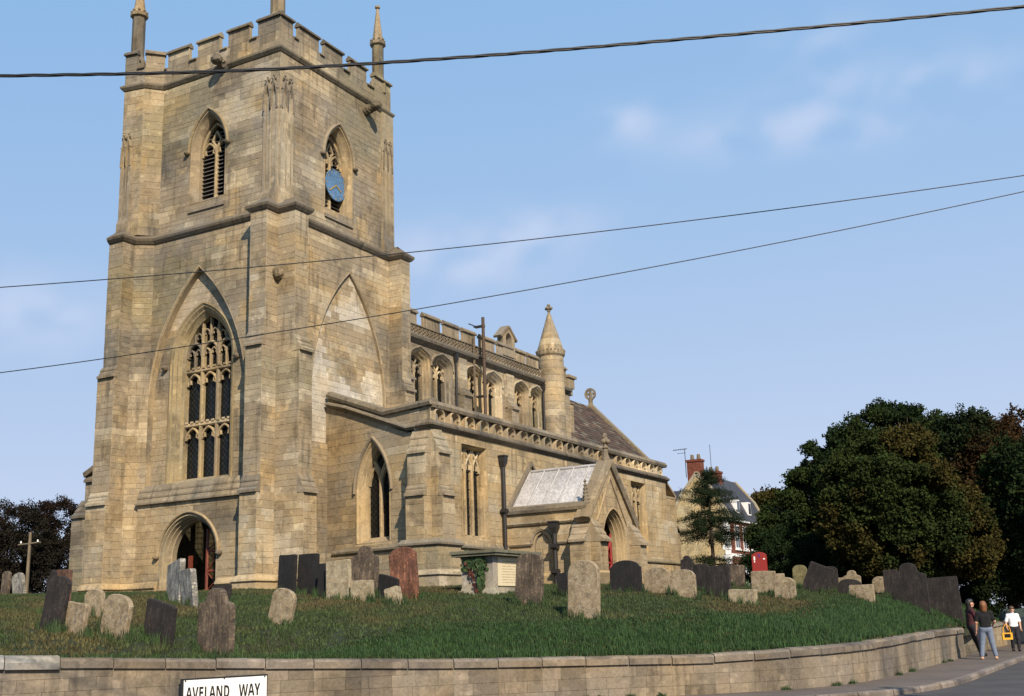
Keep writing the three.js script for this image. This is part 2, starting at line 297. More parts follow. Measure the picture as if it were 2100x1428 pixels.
// small trefoil-ish cusped light head under an arch of half width a
function cuspedHead(b, F, uc, a, vs, va, w, wd, dp) {
  bar(b, F, arch(uc, a, vs - .02, vs, va, 6), wd, w, dp);
  for (const s of [-1, 1]) bar(b, F, [[uc + s * a * .96, vs + (va - vs) * .05], [uc + s * a * .55, vs + (va - vs) * .16], [uc + s * a * .62, vs + (va - vs) * .5]], wd * .6, w - .02, dp * .6);
}
const hoodProf = [[0, -.01], [0, .05], [.03, .09], [.07, .09], [.09, .03], [.09, -.01]];
function hood(F, path, parent, stops = true) {
  dressed('hood_mould', (b) => sweepWall(b, F, path, hoodProf), parent, 0, .25, .95);
  if (stops) for (const p of [path[0], path[path.length - 1]]) { const s = p === path[0] ? -1 : 1; const g = new THREE.IcosahedronGeometry(.11, 1); g.scale(1.2, .8, 1); g.translate(...F.at(p[0] + s * .09, p[1] + .02, .06)); dressed('label_stop', (b) => b.geo(g), parent, 0, .1, .55); }
}
const arcOnly = (p) => p.slice(1, -1);

// ---------------------------------------------------------------- church: tower
{
  const T = 'tower_wall', W0 = FW(0), S0 = FS(0);
  const recess = arch(-3.62, 2.33, 6.03, 9.4, 14.45, 12), winOut = arch(-3.62, 1.5, 6.75, 11.1, 13.15, 12), winIn = arch(-3.62, 1.1, 6.75, 11.1, 12.72, 12);
  wall(T, W0, [[-7.1, 6.0], [0, 6.0], [0, 15.85], [-7.1, 15.85]], [recess], .3, { warm: .28, seed: 3 });
  const WR = FW(.28);
  coreOf(T).geo(coreGeo(WR, [[-6.2, 5.8], [-1.0, 5.8], [-1.0, 14.7], [-6.2, 14.7]], [winOut], .5));
  courses(WR, recess.slice(), [winOut], { warm: .5, seed: 4, h: [.2, .28], tint: (c, col, r) => { const k = c[1] > 12.4 ? .55 + .3 * r : 0; return [lerp(col[0], .62, k), lerp(col[1], .5, k), lerp(col[2], .35, k)]; } });
  dressed('recess_arch', (b) => sweepWall(b, W0, recess, [[.02, .012], [-.03, .012], [-.06, -.04], [-.06, -.3]], false), church, .5, .5);
  // west window
  const ww = group('west_window', church, 'tall three light window with traceried head');
  dressed('window_surround', (b) => sweepWall(b, WR, winOut, [[.05, .012], [-.02, .03], [-.07, -.02], [-.12, -.03], [-.2, -.13], [-.24, -.13], [-.32, -.26], [-.40, -.34], [-.40, -.6]], false), ww, .4, .75);
  dressed('window_sill', (b) => prism(b, WR, [[-.6, 6.98], [-.4, 6.98], [.10, 6.78], [.10, 6.68], [-.6, 6.68]], -5.15, -2.1), ww, 0, .4);
  glassPane(W0, winIn, -.84, ww);
  const m0 = -.66;                                                            // front of the tracery
  for (const u of [-3.99, -3.25]) dressed('mullion', (b) => bar(b, W0, [[u, 6.95], [u, 12.35]], .15, m0, .16), ww, 0, .7);
  for (const v of [10.8, 8.86]) dressed('transom', (b) => { bar(b, W0, [[-4.73, v], [-2.51, v]], .15, m0 + .012, .18); for (let k = 0; k < 9; k++) prism(b, W0, [[m0 + .012, v + .06], [m0 + .04, v + .06], [m0 + .04, v + .13], [m0 + .012, v + .13]], -4.66 + k * .245, -4.53 + k * .245); }, ww, 0, .7);
  const bays = [-4.36, -3.62, -2.88];
  for (const u of bays) {
    for (const v of [10.72, 8.78]) dressed('cusped_head', (b) => cuspedHead(b, W0, u, .30, v - .42, v - .03, m0 - .01, .075, .12), ww, 0, .6);
    dressed('tracery_light', (b) => { bar(b, W0, arch(u, .33, 11.3, 11.42, 11.82, 6), .09, m0 - .005, .13); bar(b, W0, [[u, 10.8], [u, 11.5]], .08, m0 - .012, .12); for (const s of [-1, 1]) cuspedHead(b, W0, u + s * .16, .14, 11.36, 11.58, m0 - .02, .05, .1); }, ww, 0, .4, .85);
  }
  for (const u of [-4.36, -4.0, -3.62, -3.24, -2.88]) { const top = 12.72 - Math.pow(Math.abs(u + 3.62), 1.7) * .95; dressed('tracery_mullion', (b) => bar(b, W0, [[u, 11.8], [u, top]], .085, m0 - .008, .12), ww, 0, .4, .8); }
  for (const u of [-4.18, -3.81, -3.43, -3.06]) dressed('tracery_head', (b) => cuspedHead(b, W0, u, .15, 11.98 - Math.abs(u + 3.62) * .35 + .15, 12.2 - Math.abs(u + 3.62) * .35 + .15, m0 - .015, .055, .1), ww, 0, .4, .75);
  for (const u of [-5.32, -1.95]) dressed('label_stop', (b) => { const g = new THREE.IcosahedronGeometry(.12, 0); g.scale(1.3, .9, 1); g.translate(...WR.at(u, 10.95, .07)); b.geo(g); }, ww, 0, .1, .5);
  // door stage
  const WD = FW(-.2), doorOut = arch(-3.5, 1.28, 2.62, 4.25, 5.62, 12), doorIn = arch(-3.5, .92, 2.62, 4.25, 5.28, 12);
  wall(T, WD, [[-5.95, 2.6], [-.7, 2.6], [-.7, 6.12], [-5.95, 6.12]], [doorOut], .35, { warm: .6, seed: 5, h: [.2, .3] });
  dressed('door_set_off', (b) => { for (let i = 0; i < 3; i++) prism(b, FW(0), [[-.02, 6.1 + i * .22], [.32 - i * .1, 6.1 + i * .22], [.32 - i * .1, 6.16 + i * .22], [.18 - i * .09, 6.34 + i * .22], [-.02, 6.34 + i * .22]], -5.98, -.7); }, church, 0, .1, .72);
  const wd = group('west_door', church, 'pointed west doorway with red brown timber gates');
  dressed('door_surround', (b) => sweepWall(b, WD, doorOut, [[.03, .012], [-.02, .02], [-.05, -.06], [-.08, -.07], [-.11, -.2], [-.14, -.2], [-.17, -.34], [-.2, -.36], [-.2, -.56]], false), wd, .4, .4, .8);
  hood(WD, offsetWall(arcOnly(arch(-3.5, 1.28, 4.2, 4.25, 5.62, 12)), .05), wd);
  const gate = (x0, x1, open) => {
    const A = FW(.38);
    const piece = (name, path, wdt) => { const b = new B(); bar(b, A, path, wdt, 0, .05); part(name, b.build(), M.redwood, wd); };
    const top = (u) => 4.25 + 1.03 * (1 - Math.pow(Math.abs(u + 3.5) / 1.1, 1.8));
    for (const u of [x0 + .06, x1 - .06]) piece('gate_stile', [[u, 2.98], [u, open ? 4.35 : Math.max(4.2, top(u) - .05)]], .12);
    for (const v of [3.05, 3.75, 4.42].slice(0, open ? 2 : 3)) piece('gate_rail', [[x0 + .1, v], [x1 - .1, v]], .1);
    for (const [a, c] of [[3.1, 3.7], [3.8, 4.38]].slice(0, open ? 1 : 2)) { piece('gate_brace', [[x0 + .12, a], [x1 - .12, c]], .035); piece('gate_brace', [[x0 + .12, c], [x1 - .12, a]], .03); }
    if (!open) piece('gate_brace', [[x0 + .12, 4.5], [x1 - .16, 4.78]], .035);
  };
  gate(-3.3, -2.42, false);
  { const b = new B(); b.box(.34, .44, 2.98, 4.3, -4.02, -3.9); part('gate_stile', b.build(), M.redwood, wd); }

  // south side of the lower stage, with the blocked arch
  const blind = arch(4.02, 2.2, 8.0, 9.7, 14.55, 12);
  wall(T, S0, [[0, 2.6], [7.0, 2.6], [7.0, 15.85], [0, 15.85]], [blind], .2, { warm: .3, seed: 6 });
  const SB = FS(-.1); coreOf(T).geo(coreGeo(SB, [[1.5, 7.8], [6.5, 7.8], [6.5, 14.8], [1.5, 14.8]], [], .4));
  const wash = (lo, f) => (c, col, r) => { const k = sstep(lo, lo + .1, fbm(c[0] * .55 + 3, c[1] * .35, c[2] * .55 + 8, 3) + f(c) + (r - .5) * .06); return [lerp(col[0], .72, k * .85), lerp(col[1], .63, k * .85), lerp(col[2], .48, k * .85)]; };   // remains of limewash
  courses(SB, blind.slice(), [], { warm: .42, seed: 7, tint: wash(.39, (c) => (c[0] < 2.9 ? .14 : 0) + (c[1] > 12.6 ? .12 : 0)) });
  dressed('blocked_arch', (b) => sweepWall(b, S0, blind, [[.03, .012], [.0, .03], [-.04, .0], [-.04, -.14]], false), church, .5, .4);
  coreOf(T).box(.9, 6.98, 2.6, 15.85, -7.08, -6.3).box(-.1, .92, 2.6, 15.85, -7.14, -6.6).box(6.2, 6.98, 2.6, 22, -6.4, -.06);
  coreOf(T).box(.05, 6.6, 15.5, 15.6, -6.95, -.1);

  // buttresses: west and south at the south west corner, south at the south east, west group at the north west
  const stage = (path, y0, y1, seed, warm) => block(T, path, y0, y1, { seed, warm, h: [.18, .28], len: [.28, .6] });
  for (const [p, y0, y1, wm, sd] of [[.58, 10.9, 15.8, .3, 11], [.70, 6.05, 10.95, .3, 12], [.84, 2.6, 6.1, .62, 13]]) stage([[0, -.72], [-p, -.72], [-p, -.002], [0, -.002]], y0, y1, sd, wm);
  for (const [p, y0, y1, wm, sd] of [[.76, 10.7, 15.8, .35, 14], [.98, 6.0, 10.75, .35, 15], [1.2, 2.6, 6.05, .62, 16]]) stage([[-.002, 0], [-.002, p], [.68, p], [.68, 0]], y0, y1, sd, wm);
  for (const [p, y0, y1, wm, sd] of [[.58, 10.4, 15.8, .3, 17], [.72, 7.8, 10.45, .35, 18]]) stage([[6.5, 0], [6.5, p], [7.1, p], [7.1, 0]], y0, y1, sd, wm);
  for (const [q, y0, y1, wm, sd] of [[0, 10.6, 15.8, .25, 19], [.12, 6.1, 10.65, .35, 20], [.24, 2.6, 6.15, .5, 21]]) stage([[0, -7.15 - q], [-.95 - q, -7.15 - q], [-.95 - q, -6.42], [-.42, -6.42], [0, -5.85]], y0, y1, sd, wm);
  const so = (F, u0, u1, v, pr, h) => dressed('buttress_set_off', (b) => setoff(b, F, u0, u1, v, pr, h), church, 0, .15, .95);
  so(FW(-.58), -.72, 0, 10.9, .13, .5); so(FW(-.70), -.72, 0, 6.05, .15, .55); so(FS(.76), 0, .68, 10.7, .23, .55); so(FS(.98), 0, .68, 6.0, .23, .6);
  so(FS(.58), 6.5, 7.1, 10.4, .15, .45); so(FW(-.95), -7.2, -6.42, 10.6, .13, .4); so(FW(-1.07), -7.3, -6.42, 6.1, .13, .45);
  // strings
  const corner = [[-.95, -7.15], [-.95, -6.42], [-.42, -6.42], [0, -5.85], [0, -.72], [-.58, -.72], [-.58, 0], [0, 0], [0, .76], [.68, .76], [.68, 0], [6.5, 0], [6.5, .58], [7.1, .58], [7.1, -.2]];
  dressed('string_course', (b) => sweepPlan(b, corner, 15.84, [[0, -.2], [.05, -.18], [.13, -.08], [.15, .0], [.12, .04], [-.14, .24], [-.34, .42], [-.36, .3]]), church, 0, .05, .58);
  const foot = [[-1.19, -7.4], [-1.19, -6.42], [-.42, -6.42], [-.2, -5.9], [-.2, -4.85]], foot2 = [[-.2, -2.15], [-.2, -.72], [-.84, -.72], [-.84, 0], [0, 0], [0, 1.2], [.68, 1.2], [.68, .6]];
  for (const f of [foot, foot2]) { dressed('plinth', (b) => sweepPlan(b, f, 3.35, [[0, .12], [.05, .10], [.16, -.02], [.18, -.08], [.12, -.12], [.12, -.75]]), church, 0, .7, 1.15); }
  // carved head in the angle and gargoyles
  for (const [F, u, v, s] of [[frame(0, 0, .7, .7), 0, 13.45, .2]]) { const g = new THREE.IcosahedronGeometry(s, 2), a = g.attributes.position; for (let i = 0; i < a.count; i++) { const k = .8 + .4 * vnoise(a.getX(i) * 18 + 3, a.getY(i) * 18, a.getZ(i) * 18); a.setXYZ(i, a.getX(i) * k, a.getY(i) * k * 1.1, a.getZ(i) * k); } g.translate(-.1, v, .1); dressed('carved_head', (b) => b.geo(g), church, 0, .1, .6); }
  const gargoyle = (F, u, v, len, dir) => dressed('gargoyle', (b) => {
    for (let i = 0; i < 5; i++) { const t = i / 4, g = new THREE.IcosahedronGeometry(.2 - t * .05 + (i === 4 ? .05 : 0), 1), a = g.attributes.position; for (let q = 0; q < a.count; q++) { const k = .75 + .5 * vnoise(a.getX(q) * 20 + i * 9, a.getY(q) * 20, a.getZ(q) * 20); a.setXYZ(q, a.getX(q) * k, a.getY(q) * k, a.getZ(q) * k); } g.translate(...F.at(u + dir * t * len * .3, v + t * .12 - .05, t * len)); b.geo(g); }
  }, church, 0, .05, .55);
  gargoyle(FW(.1), -2.75, 22.02, .42, 0); gargoyle(FS(-.1), 5.2, 21.55, .5, 0);

  // belfry stage
  const WB = FW(.12), SBf = FS(-.12);
  const bw = arch(-3.46, .86, 16.95, 18.9, 20.4, 12), bs = arch(3.48, .84, 16.75, 18.75, 20.2, 12);
  wall(T, WB, [[-5.85, 16.0], [-.12, 16.0], [-.12, 22.0], [-5.85, 22.0]], [bw], .4, { warm: .12, seed: 22 });
  wall(T, SBf, [[.12, 16.0], [6.9, 16.0], [6.9, 22.0], [.12, 22.0]], [bs], .4, { warm: .15, seed: 23 });
  block(T, [[.5, -7.15], [-.6, -7.15], [-.42, -6.3], [.13, -5.8]], 16.0, 22.0, { seed: 24, warm: .28, h: [.24, .34], len: [.3, .6] });
  coreOf(T).box(.3, 6.9, 15.9, 22, -7.08, -6.4).box(.2, 6.85, 21.7, 21.8, -7.05, -.2);
  const belfry = (name, F, uc, p, sill, spring, apex, clock) => {
    const g = group(name), a = p[p.length - 1][0] - uc, li = a * .8;
    const inn = arch(uc, li, sill, spring, apex - .35, 12);
    dressed('window_surround', (b) => sweepWall(b, F, p, [[.03, .012], [-.02, .02], [-.05, -.08], [-.08, -.14], [-.11, -.18], [li - a, -.3], [li - a, -.8]], false), g, .4, .35);
    hood(F, offsetWall(arcOnly(arch(uc, a, spring - .25, spring, apex, 12)), .04), g);
    dressed('window_sill', (b) => prism(b, F, [[-.75, sill + .12], [-.5, sill + .12], [.06, sill - .25], [.06, sill - .38], [-.75, sill - .38]], uc - a, uc + a), g, 0, .05, .9);
    dressed('mullion', (b) => bar(b, F, [[uc, sill], [uc, spring + .25]], .12, -.38, .16), g, 0, .7);
    dressed('tracery', (b) => { for (const s of [-1, 1]) { cuspedHead(b, F, uc + s * li * .5, li * .47, spring - .05, spring + .42, -.39, .08, .13); bar(b, F, [[uc, spring + .2], [uc + s * li * .3, spring + .5], [uc, spring + .85]], .08, -.40, .13); } bar(b, F, inn.slice(1, -1), .1, -.385, .14); }, g, 0, .75);
    const lv = F.ux ? 0 : 0;
    for (let v = sill + .06; v < apex - .7; v += .155) { const hw = v < spring ? li : li * (1 - .7 * (v - spring) / (apex - .35 - spring)); const b = new B(); prism(b, F, [[-.46, v], [-.44, v], [-.60, v + .15], [-.62, v + .15]], uc - hw, uc + hw); part('louvre', b.build(), M.louvre, g); }
    return g;
  };
  belfry('belfry_window', WB, -3.46, bw, 16.95, 18.9, 20.4);
  const bsg = belfry('belfry_window', SBf, 3.48, bs, 16.75, 18.75, 20.2);
  { // clock: a round blue dial set in the opening
    const c = group('clock', church, 'round blue clock face with gilt hands');
    const F = SBf, at = (u, v, w) => F.at(u, v, w), [cu, cv] = [3.66, 17.95], R = .6;
    const ring = (r0, r1, w0, w1, n = 40) => { const b = new B(); for (let i = 0; i < n; i++) { const t0 = i / n * 6.2832, t1 = (i + 1) / n * 6.2832, q = (r, t, w) => at(cu + r * Math.cos(t), cv + r * Math.sin(t), w); b.quad(q(r0, t0, w1), q(r1, t0, w1), q(r1, t1, w1), q(r0, t1, w1)); b.quad(q(r1, t0, w1), q(r1, t0, w0), q(r1, t1, w0), q(r1, t1, w1)); } return b.build(); };
    part('dial', ring(0, R, -.30, -.26), M.clock, c); part('dial_ring', ring(R - .03, R + .012, -.29, -.25), M.clock, c);
    for (let k = 0; k < 12; k++) { const t = k / 12 * 6.2832, b = new B(); sweepWall(b, F, [[cu + .5 * Math.cos(t), cv + .5 * Math.sin(t)], [cu + .6 * Math.cos(t), cv + .6 * Math.sin(t)]], [[-.02, -.26], [-.02, -.25], [.02, -.25], [.02, -.26]]); part('hour_mark', b.build(), M.gold, c); }
    for (const [t, l] of [[218 * D2R, .5], [-32 * D2R, .36]]) { const b = new B(); sweepWall(b, F, [[cu, cv], [cu + l * Math.cos(t), cv + l * Math.sin(t)]], [[-.025, -.25], [-.02, -.235], [.02, -.235], [.025, -.25]]); part('clock_hand', b.build(), M.gold, c); }
  }
  // shallow panelled corner strips with gablets
  const strip = (F, u0, u1, y0, y1, seed) => {
    const g = group('corner_panel'), um = (u0 + u1) / 2;
    for (const [a, c, q] of [[u0, u0 + .1, .07], [u0 + .13, um - .05, .04], [um - .03, um + .03, .075], [um + .05, u1 - .13, .04], [u1 - .1, u1, .07]]) dressed('strip', (b) => prism(b, F, [[-.02, y0], [q, y0], [q, y1], [-.02, y1]], a, c), g, 0, .15);
    dressed('strip_base', (b) => prism(b, F, [[-.02, y0 - .2], [.12, y0 - .2], [.12, y0 + .3], [.05, y0 + .5], [-.02, y0 + .5]], u0 - .02, u1 + .02), g, 0, .2);
    for (const [a, c] of [[u0 + .02, um], [um, u1 - .02]]) { const m = (a + c) / 2; dressed('gablet', (b) => { sweepWall(b, F, [[a, y1 - .55], [a + .03, y1 + .1], [m, y1 + .55], [c - .03, y1 + .1], [c, y1 - .55]], [[-.025, -.02], [-.025, .11], [.025, .11], [.025, -.02]]); for (const [u, v] of [[a + .02, y1 + .22], [c - .02, y1 + .22], [m, y1 + .72], [m - .07, y1 + .62], [m + .07, y1 + .62]]) { const o = new THREE.IcosahedronGeometry(.05, 0); o.translate(...F.at(u, v, .08)); b.geo(o); } }, g, 0, .05, .85); }
  };
  strip(WB, -.8, -.14, 16.2, 20.2, 1); strip(SBf, .14, .8, 16.2, 20.2, 2); strip(FW(-.55), -7.15, -6.62, 16.2, 19.3, 3); strip(SBf, 6.25, 6.88, 16.2, 20.0, 4);
  // parapet
  const ppath = [[.3, -7.3], [-.6, -7.15], [-.42, -6.3], [.12, -5.8], [.12, -.12], [6.9, -.12], [6.9, -.7]];
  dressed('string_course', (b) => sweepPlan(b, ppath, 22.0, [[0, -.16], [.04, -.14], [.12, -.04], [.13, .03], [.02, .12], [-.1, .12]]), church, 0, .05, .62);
  wall(T, WB, [[-5.85, 22.1], [-.12, 22.1], [-.12, 22.7], [-5.85, 22.7]], [], .22, { warm: .1, seed: 26, h: [.26, .3] });
  wall(T, SBf, [[.12, 22.1], [6.9, 22.1], [6.9, 22.7], [.12, 22.7]], [], .22, { warm: .1, seed: 27, h: [.26, .3] });
  block(T, [[.4, -7.2], [-.6, -7.15], [-.42, -6.3], [.13, -5.8]], 22.1, 22.7, { seed: 28, warm: .1, h: [.26, .3] });
  const cap = (F, u0, u1, v, t) => { const b = new B(); prism(b, F, [[.09, v - .02], [.09, v + .05], [-.05, v + .18], [-.08, v + .18], [-.19, v + .05], [-.19, v - .02]], u0 - .035, u1 + .035); return b; };
  const merlon = (F, u0, u1, v0, v1, seed, warm = .12) => { const g = group('merlon'); courses(F, [[u0, v0], [u1, v0], [u1, v1], [u0, v1]], [], { warm, seed, h: [.24, .32], len: [.35, .6] }); const b = new B(MORT); b.geo(coreGeo(F, [[u0 + .004, v0], [u1 - .004, v0], [u1 - .004, v1], [u0 + .004, v1]], [], .12)); part('merlon_body', b.build(), M.stone, g); dressed('coping', (bb) => { const c = cap(F, u0, u1, v1); bb.p.push(...c.p); bb.c.push(...c.c); }, g, 0, .08, .7); };
  const sill = (F, u0, u1, v) => dressed('embrasure_coping', (b) => prism(b, F, [[.07, v - .02], [.07, v + .03], [-.1, v + .1], [-.28, v + .03], [-.28, v - .02]], u0 + .04, u1 - .04), church, 0, .08, .7);
  const mw = [[-5.67, -4.58], [-4.14, -3.04], [-2.62, -1.6], [-1.19, -.12]], ms = [[.12, .8], [1.12, 2.28], [2.62, 3.72], [4.19, 5.25], [5.77, 6.9]];
  mw.forEach(([a, c], i) => { merlon(WB, a, c, 22.7, 23.3, 30 + i); sill(WB, i ? mw[i - 1][1] : -5.85, a, 22.7); }); ms.forEach(([a, c], i) => { merlon(SBf, a, c, 22.7, 23.28, 40 + i); if (i) sill(SBf, ms[i - 1][1], a, 22.7); });
  { const F = frame(-.6, -7.15, .18, .85); merlon(F, -.02, .5, 22.7, 23.35, 46); sill(F, .5, .9, 22.7); const F2 = frame(-.42, -6.3, .55, .5); merlon(F2, .02, .72, 22.7, 23.3, 47); }
  // pinnacles
  const pinnacle = (x, z, y0, yf, yt, r) => {
    const g = group('pinnacle'), oct = (pts) => { const o = new THREE.LatheGeometry(pts.map(([a, b]) => new THREE.Vector2(a, b)), 8); o.translate(x, 0, z); return o; };
    dressed('shaft', (b) => b.geo(oct([[r + .12, y0 - .3], [r + .12, y0 + .15], [r, y0 + .4], [r, yf]])), g, 0, .3, .85);
    dressed('collar', (b) => { b.geo(oct([[r, yf - .02], [r + .09, yf + .04], [r + .09, yf + .16], [r - .02, yf + .24]])); for (let k = 0; k < 8; k++) { const o = new THREE.IcosahedronGeometry(.06, 0); o.translate(x + (r + .03) * Math.cos(k * .785), yf + .26, z + (r + .03) * Math.sin(k * .785)); b.geo(o); } }, g, 0, .3, .75);
    dressed('spirelet', (b) => b.geo(oct([[r - .01, yf + .2], [.06, yt - .2], [.05, yt - .12], [.11, yt - .08], [.11, yt], [.0, yt + .02]])), g, 0, .5, .9);
  };
  pinnacle(6.45, -.42, 23.1, 24.95, 26.78, .24); pinnacle(-.05, -7.15, 23.1, 25.2, 27.0, .25); pinnacle(.52, -.62, 23.2, 25.6, 27.2, .27);
  coreOf(T).box(.2, .85, 22.9, 23.25, -.95, -.3).box(6.1, 6.8, 22.9, 23.2, -.75, -.2);
}
// ---------------------------------------------------------------- church: nave and clerestory
const downpipe = (x, z, y0, y1, r, hopper = true, bands = []) => {
  const g = group('drainpipe'); const c = new THREE.CylinderGeometry(r, r, y1 - y0, 10); c.translate(x, (y0 + y1) / 2, z); part('pipe', c, M.iron, g);
  if (hopper) { const b = new B(); const q = (s, y) => [[x - s, y, z - s], [x + s, y, z - s], [x + s, y, z + s], [x - s, y, z + s]]; const R = [[r, y1 - .1], [r * 1.7, y1 + .08], [r * 1.8, y1 + .24], [r * 2.1, y1 + .25], [r * 2.1, y1 + .3]].map(([s, y]) => q(s, y)); for (let j = 0; j < R.length - 1; j++) for (let i = 0; i < 4; i++) b.quad(R[j][i], R[j][(i + 1) % 4], R[j + 1][(i + 1) % 4], R[j + 1][i]); b.fan(R[R.length - 1]); part('hopper', b.build(), M.iron, g); }
  for (const y of bands) { const b = new B(); b.box(x - r * 2.2, x + r * 2.2, y - .04, y + .04, z - r * 1.3, z + r * 1.3).box(x - r * 1.2, x + r * 1.2, y - .09, y + .09, z - r * 1.4, z + r * 1.4); part('bracket', b.build(), M.iron, g); }
  return g;
};
{
  const N = 'nave_wall', F = FS(-.1), wins = [[8.72, .74], [10.36, .78], [12.95, .78], [14.52, .78], [17.1, .72], [18.62, .72]];
  const holes = wins.map(([u, a]) => arch(u, a, 10.2, 12.0, 12.58, 8));
  wall(N, F, [[6.9, 8.6], [22.2, 8.6], [22.2, 12.95], [6.9, 12.95]], holes, .55, { warm: .22, seed: 51, h: [.26, .36] });
  coreOf(N).box(6.9, 22.2, 2.5, 13.4, -7, -6.4).box(21.6, 22.2, 2.5, 13.3, -6.4, -.16).box(21.55, 22.2, 2.5, 8.6, -.2, .5);
  { const b = new B(); b.quad([6.9, 13.3, -.4], [22.2, 13.3, -.4], [22.2, 13.9, -3.5], [6.9, 13.9, -3.5]); b.quad([6.9, 13.9, -3.5], [22.2, 13.9, -3.5], [22.2, 13.3, -6.7], [6.9, 13.3, -6.7]); part('nave_roof', b.build(), M.lead, church); }
  wins.forEach(([u, a], i) => {
    const g = group('clerestory_window'), p = holes[i], li = a - .22;
    dressed('window_surround', (b) => sweepWall(b, F, p, [[.03, .012], [-.02, .02], [-.06, -.05], [-.12, -.10], [-.16, -.2], [-.22, -.24], [-.22, -.5]], false), g, .4, .45);
    hood(F, offsetWall(arcOnly(arch(u, a, 11.9, 12.0, 12.58, 8)), .02), g, false);
    dressed('mullion', (b) => bar(b, F, [[u, 10.2], [u, 11.95]], .12, -.26, .14), g, 0, .65);
    dressed('tracery', (b) => { for (const s of [-1, 1]) { cuspedHead(b, F, u + s * li * .5, li * .47, 11.62, 11.98, -.27, .07, .12); bar(b, F, [[u, 11.9], [u + s * .16, 12.14], [u + s * .05, 12.36]], .07, -.28, .1); } bar(b, F, arch(u, li, 11.9, 12.0, 12.4, 8).slice(1, -1), .09, -.265, .13); }, g, 0, .7);
    glassPane(F, arch(u, li + .02, 10.2, 12.0, 12.4, 8), -.42, g);
  });
  // pilaster buttresses between the window pairs
  for (const [u0, u1] of [[11.5, 12.1], [15.55, 16.2], [7.2, 7.75]]) {
    block(N, [[u0, -.1], [u0, .06], [u1, .06], [u1, -.1]], 11.15, 12.7, { seed: 55 + u0 | 0, warm: .25 }); block(N, [[u0, -.1], [u0, .26], [u1, .26], [u1, -.1]], 8.6, 11.1, { seed: 65 + u0 | 0, warm: .25 });
    dressed('buttress_set_off', (b) => setoff(b, FS(.06), u0, u1, 11.05, .22, .4), church, 0, .2);
  }
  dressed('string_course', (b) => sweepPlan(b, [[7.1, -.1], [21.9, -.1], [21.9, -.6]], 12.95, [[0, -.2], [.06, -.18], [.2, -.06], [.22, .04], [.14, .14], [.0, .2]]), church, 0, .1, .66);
  wall(N, F, [[6.9, 13.1], [21.9, 13.1], [21.9, 13.5], [6.9, 13.5]], [], .15, { warm: .15, seed: 57, h: [.22, .28] });
  const fr = group('frieze_band');                                           // carved running ornament
  dressed('carving', (b) => { for (let u = 7.6; u < 19; u += .27) { for (const [du, dv, s] of [[0, .06, .09], [.1, .13, .07], [0, .2, .09]]) prism(b, F, [[.0, 13.17 + dv], [.045, 13.17 + dv + .015], [.045, 13.17 + dv + .05], [.0, 13.17 + dv + .065]], u + du, u + du + s); prism(b, F, [[0, 13.18], [.05, 13.18], [.05, 13.45], [0, 13.45]], u + .2, u + .235); } prism(b, F, [[0, 13.47], [.06, 13.48], [.06, 13.52], [0, 13.55]], 7.1, 19); }, fr, 0, .1, .7);
  const ms = [[7.5, 8.55], [9.03, 10.28], [10.6, 11.76], [12.07, 13.1], [13.53, 14.78], [15.08, 16.39], [16.72, 17.67], [17.9, 18.95], [20.9, 21.9]];
  const cap = (b, u0, u1, v) => prism(b, F, [[.08, v - .02], [.08, v + .04], [-.03, v + .16], [-.06, v + .16], [-.15, v + .04], [-.15, v - .02]], u0 - .04, u1 + .04);
  ms.forEach(([a, c], i) => {
    const g = group('merlon'); courses(F, [[a, 13.5], [c, 13.5], [c, 14.0], [a, 14.0]], [], { warm: .15, seed: 70 + i, h: [.36, .42], len: [.4, .7] });
    const b = new B(MORT); b.geo(coreGeo(F, [[a + .004, 13.5], [c - .004, 13.5], [c - .004, 14.0], [a + .004, 14.0]], [], .09)); part('merlon_body', b.build(), M.stone, g); dressed('coping', (q) => cap(q, a, c, 14.0), g, 0, .1, .8);
    if (i && i < 8) dressed('embrasure_coping', (q) => prism(q, F, [[.07, 13.48], [.07, 13.52], [-.1, 13.6], [-.2, 13.52], [-.2, 13.48]], ms[i - 1][1] + .04, a - .04), church, 0, .1, .8);
  });
  // little gabled bell frame on the parapet
  const bc = group('bell_cote', church, 'small gabled stone bell frame on the nave parapet');
  dressed('frame', (b) => { const s = new THREE.Shape([[15.5, 13.6], [16.6, 13.6], [16.6, 14.55], [16.05, 15.0], [15.5, 14.55]].map((p) => new THREE.Vector2(...p))); s.holes.push(new THREE.Path(arch(16.05, .27, 14.02, 14.4, 14.72, 6).map((p) => new THREE.Vector2(...p)))); const g = new THREE.ExtrudeGeometry(s, { depth: .3, bevelEnabled: false }); g.translate(0, 0, -.36); b.geo(g); }, bc, 0, .3);
  for (const s of [-1, 1]) dressed('gable_slab', (b) => sweepWall(b, F, [[16.05 + s * .72, 14.4], [16.05, 14.98 + .002 * s]], [[-.01, -.34], [-.01, .08], [.1, .08], [.1, -.34]].map(([o, w]) => [o * (s < 0 ? 1 : -1), w])), bc, 0, .2, .8);
  // round turret with cone roof at the east end of the nave
  const tx = 19.85, tz = .12, tg = group('stair_turret', church, 'round stair turret with stone cone roof');
  const lathe = (pts, n = 20) => { const o = new THREE.LatheGeometry(pts.map(([a, c]) => new THREE.Vector2(a, c)), n); o.translate(tx, 0, tz); return o; };
  for (let k = 0, y = 8.6; y < 14.25; k++) { const h = Math.min(.3 + .08 * hash3(k, 3, 5), 14.3 - y); dressed('turret_course', (b) => b.geo(lathe([[.55, y + .002], [.62, y + .005], [.623 + .004 * hash3(k, 9, 1), y + h / 2], [.62, y + h - .005], [.55, y + h - .002]])), tg, .6, .15 + .5 * hash3(k, 1, 2), .95 + .25 * hash3(k, 4, 4)); y += h; }
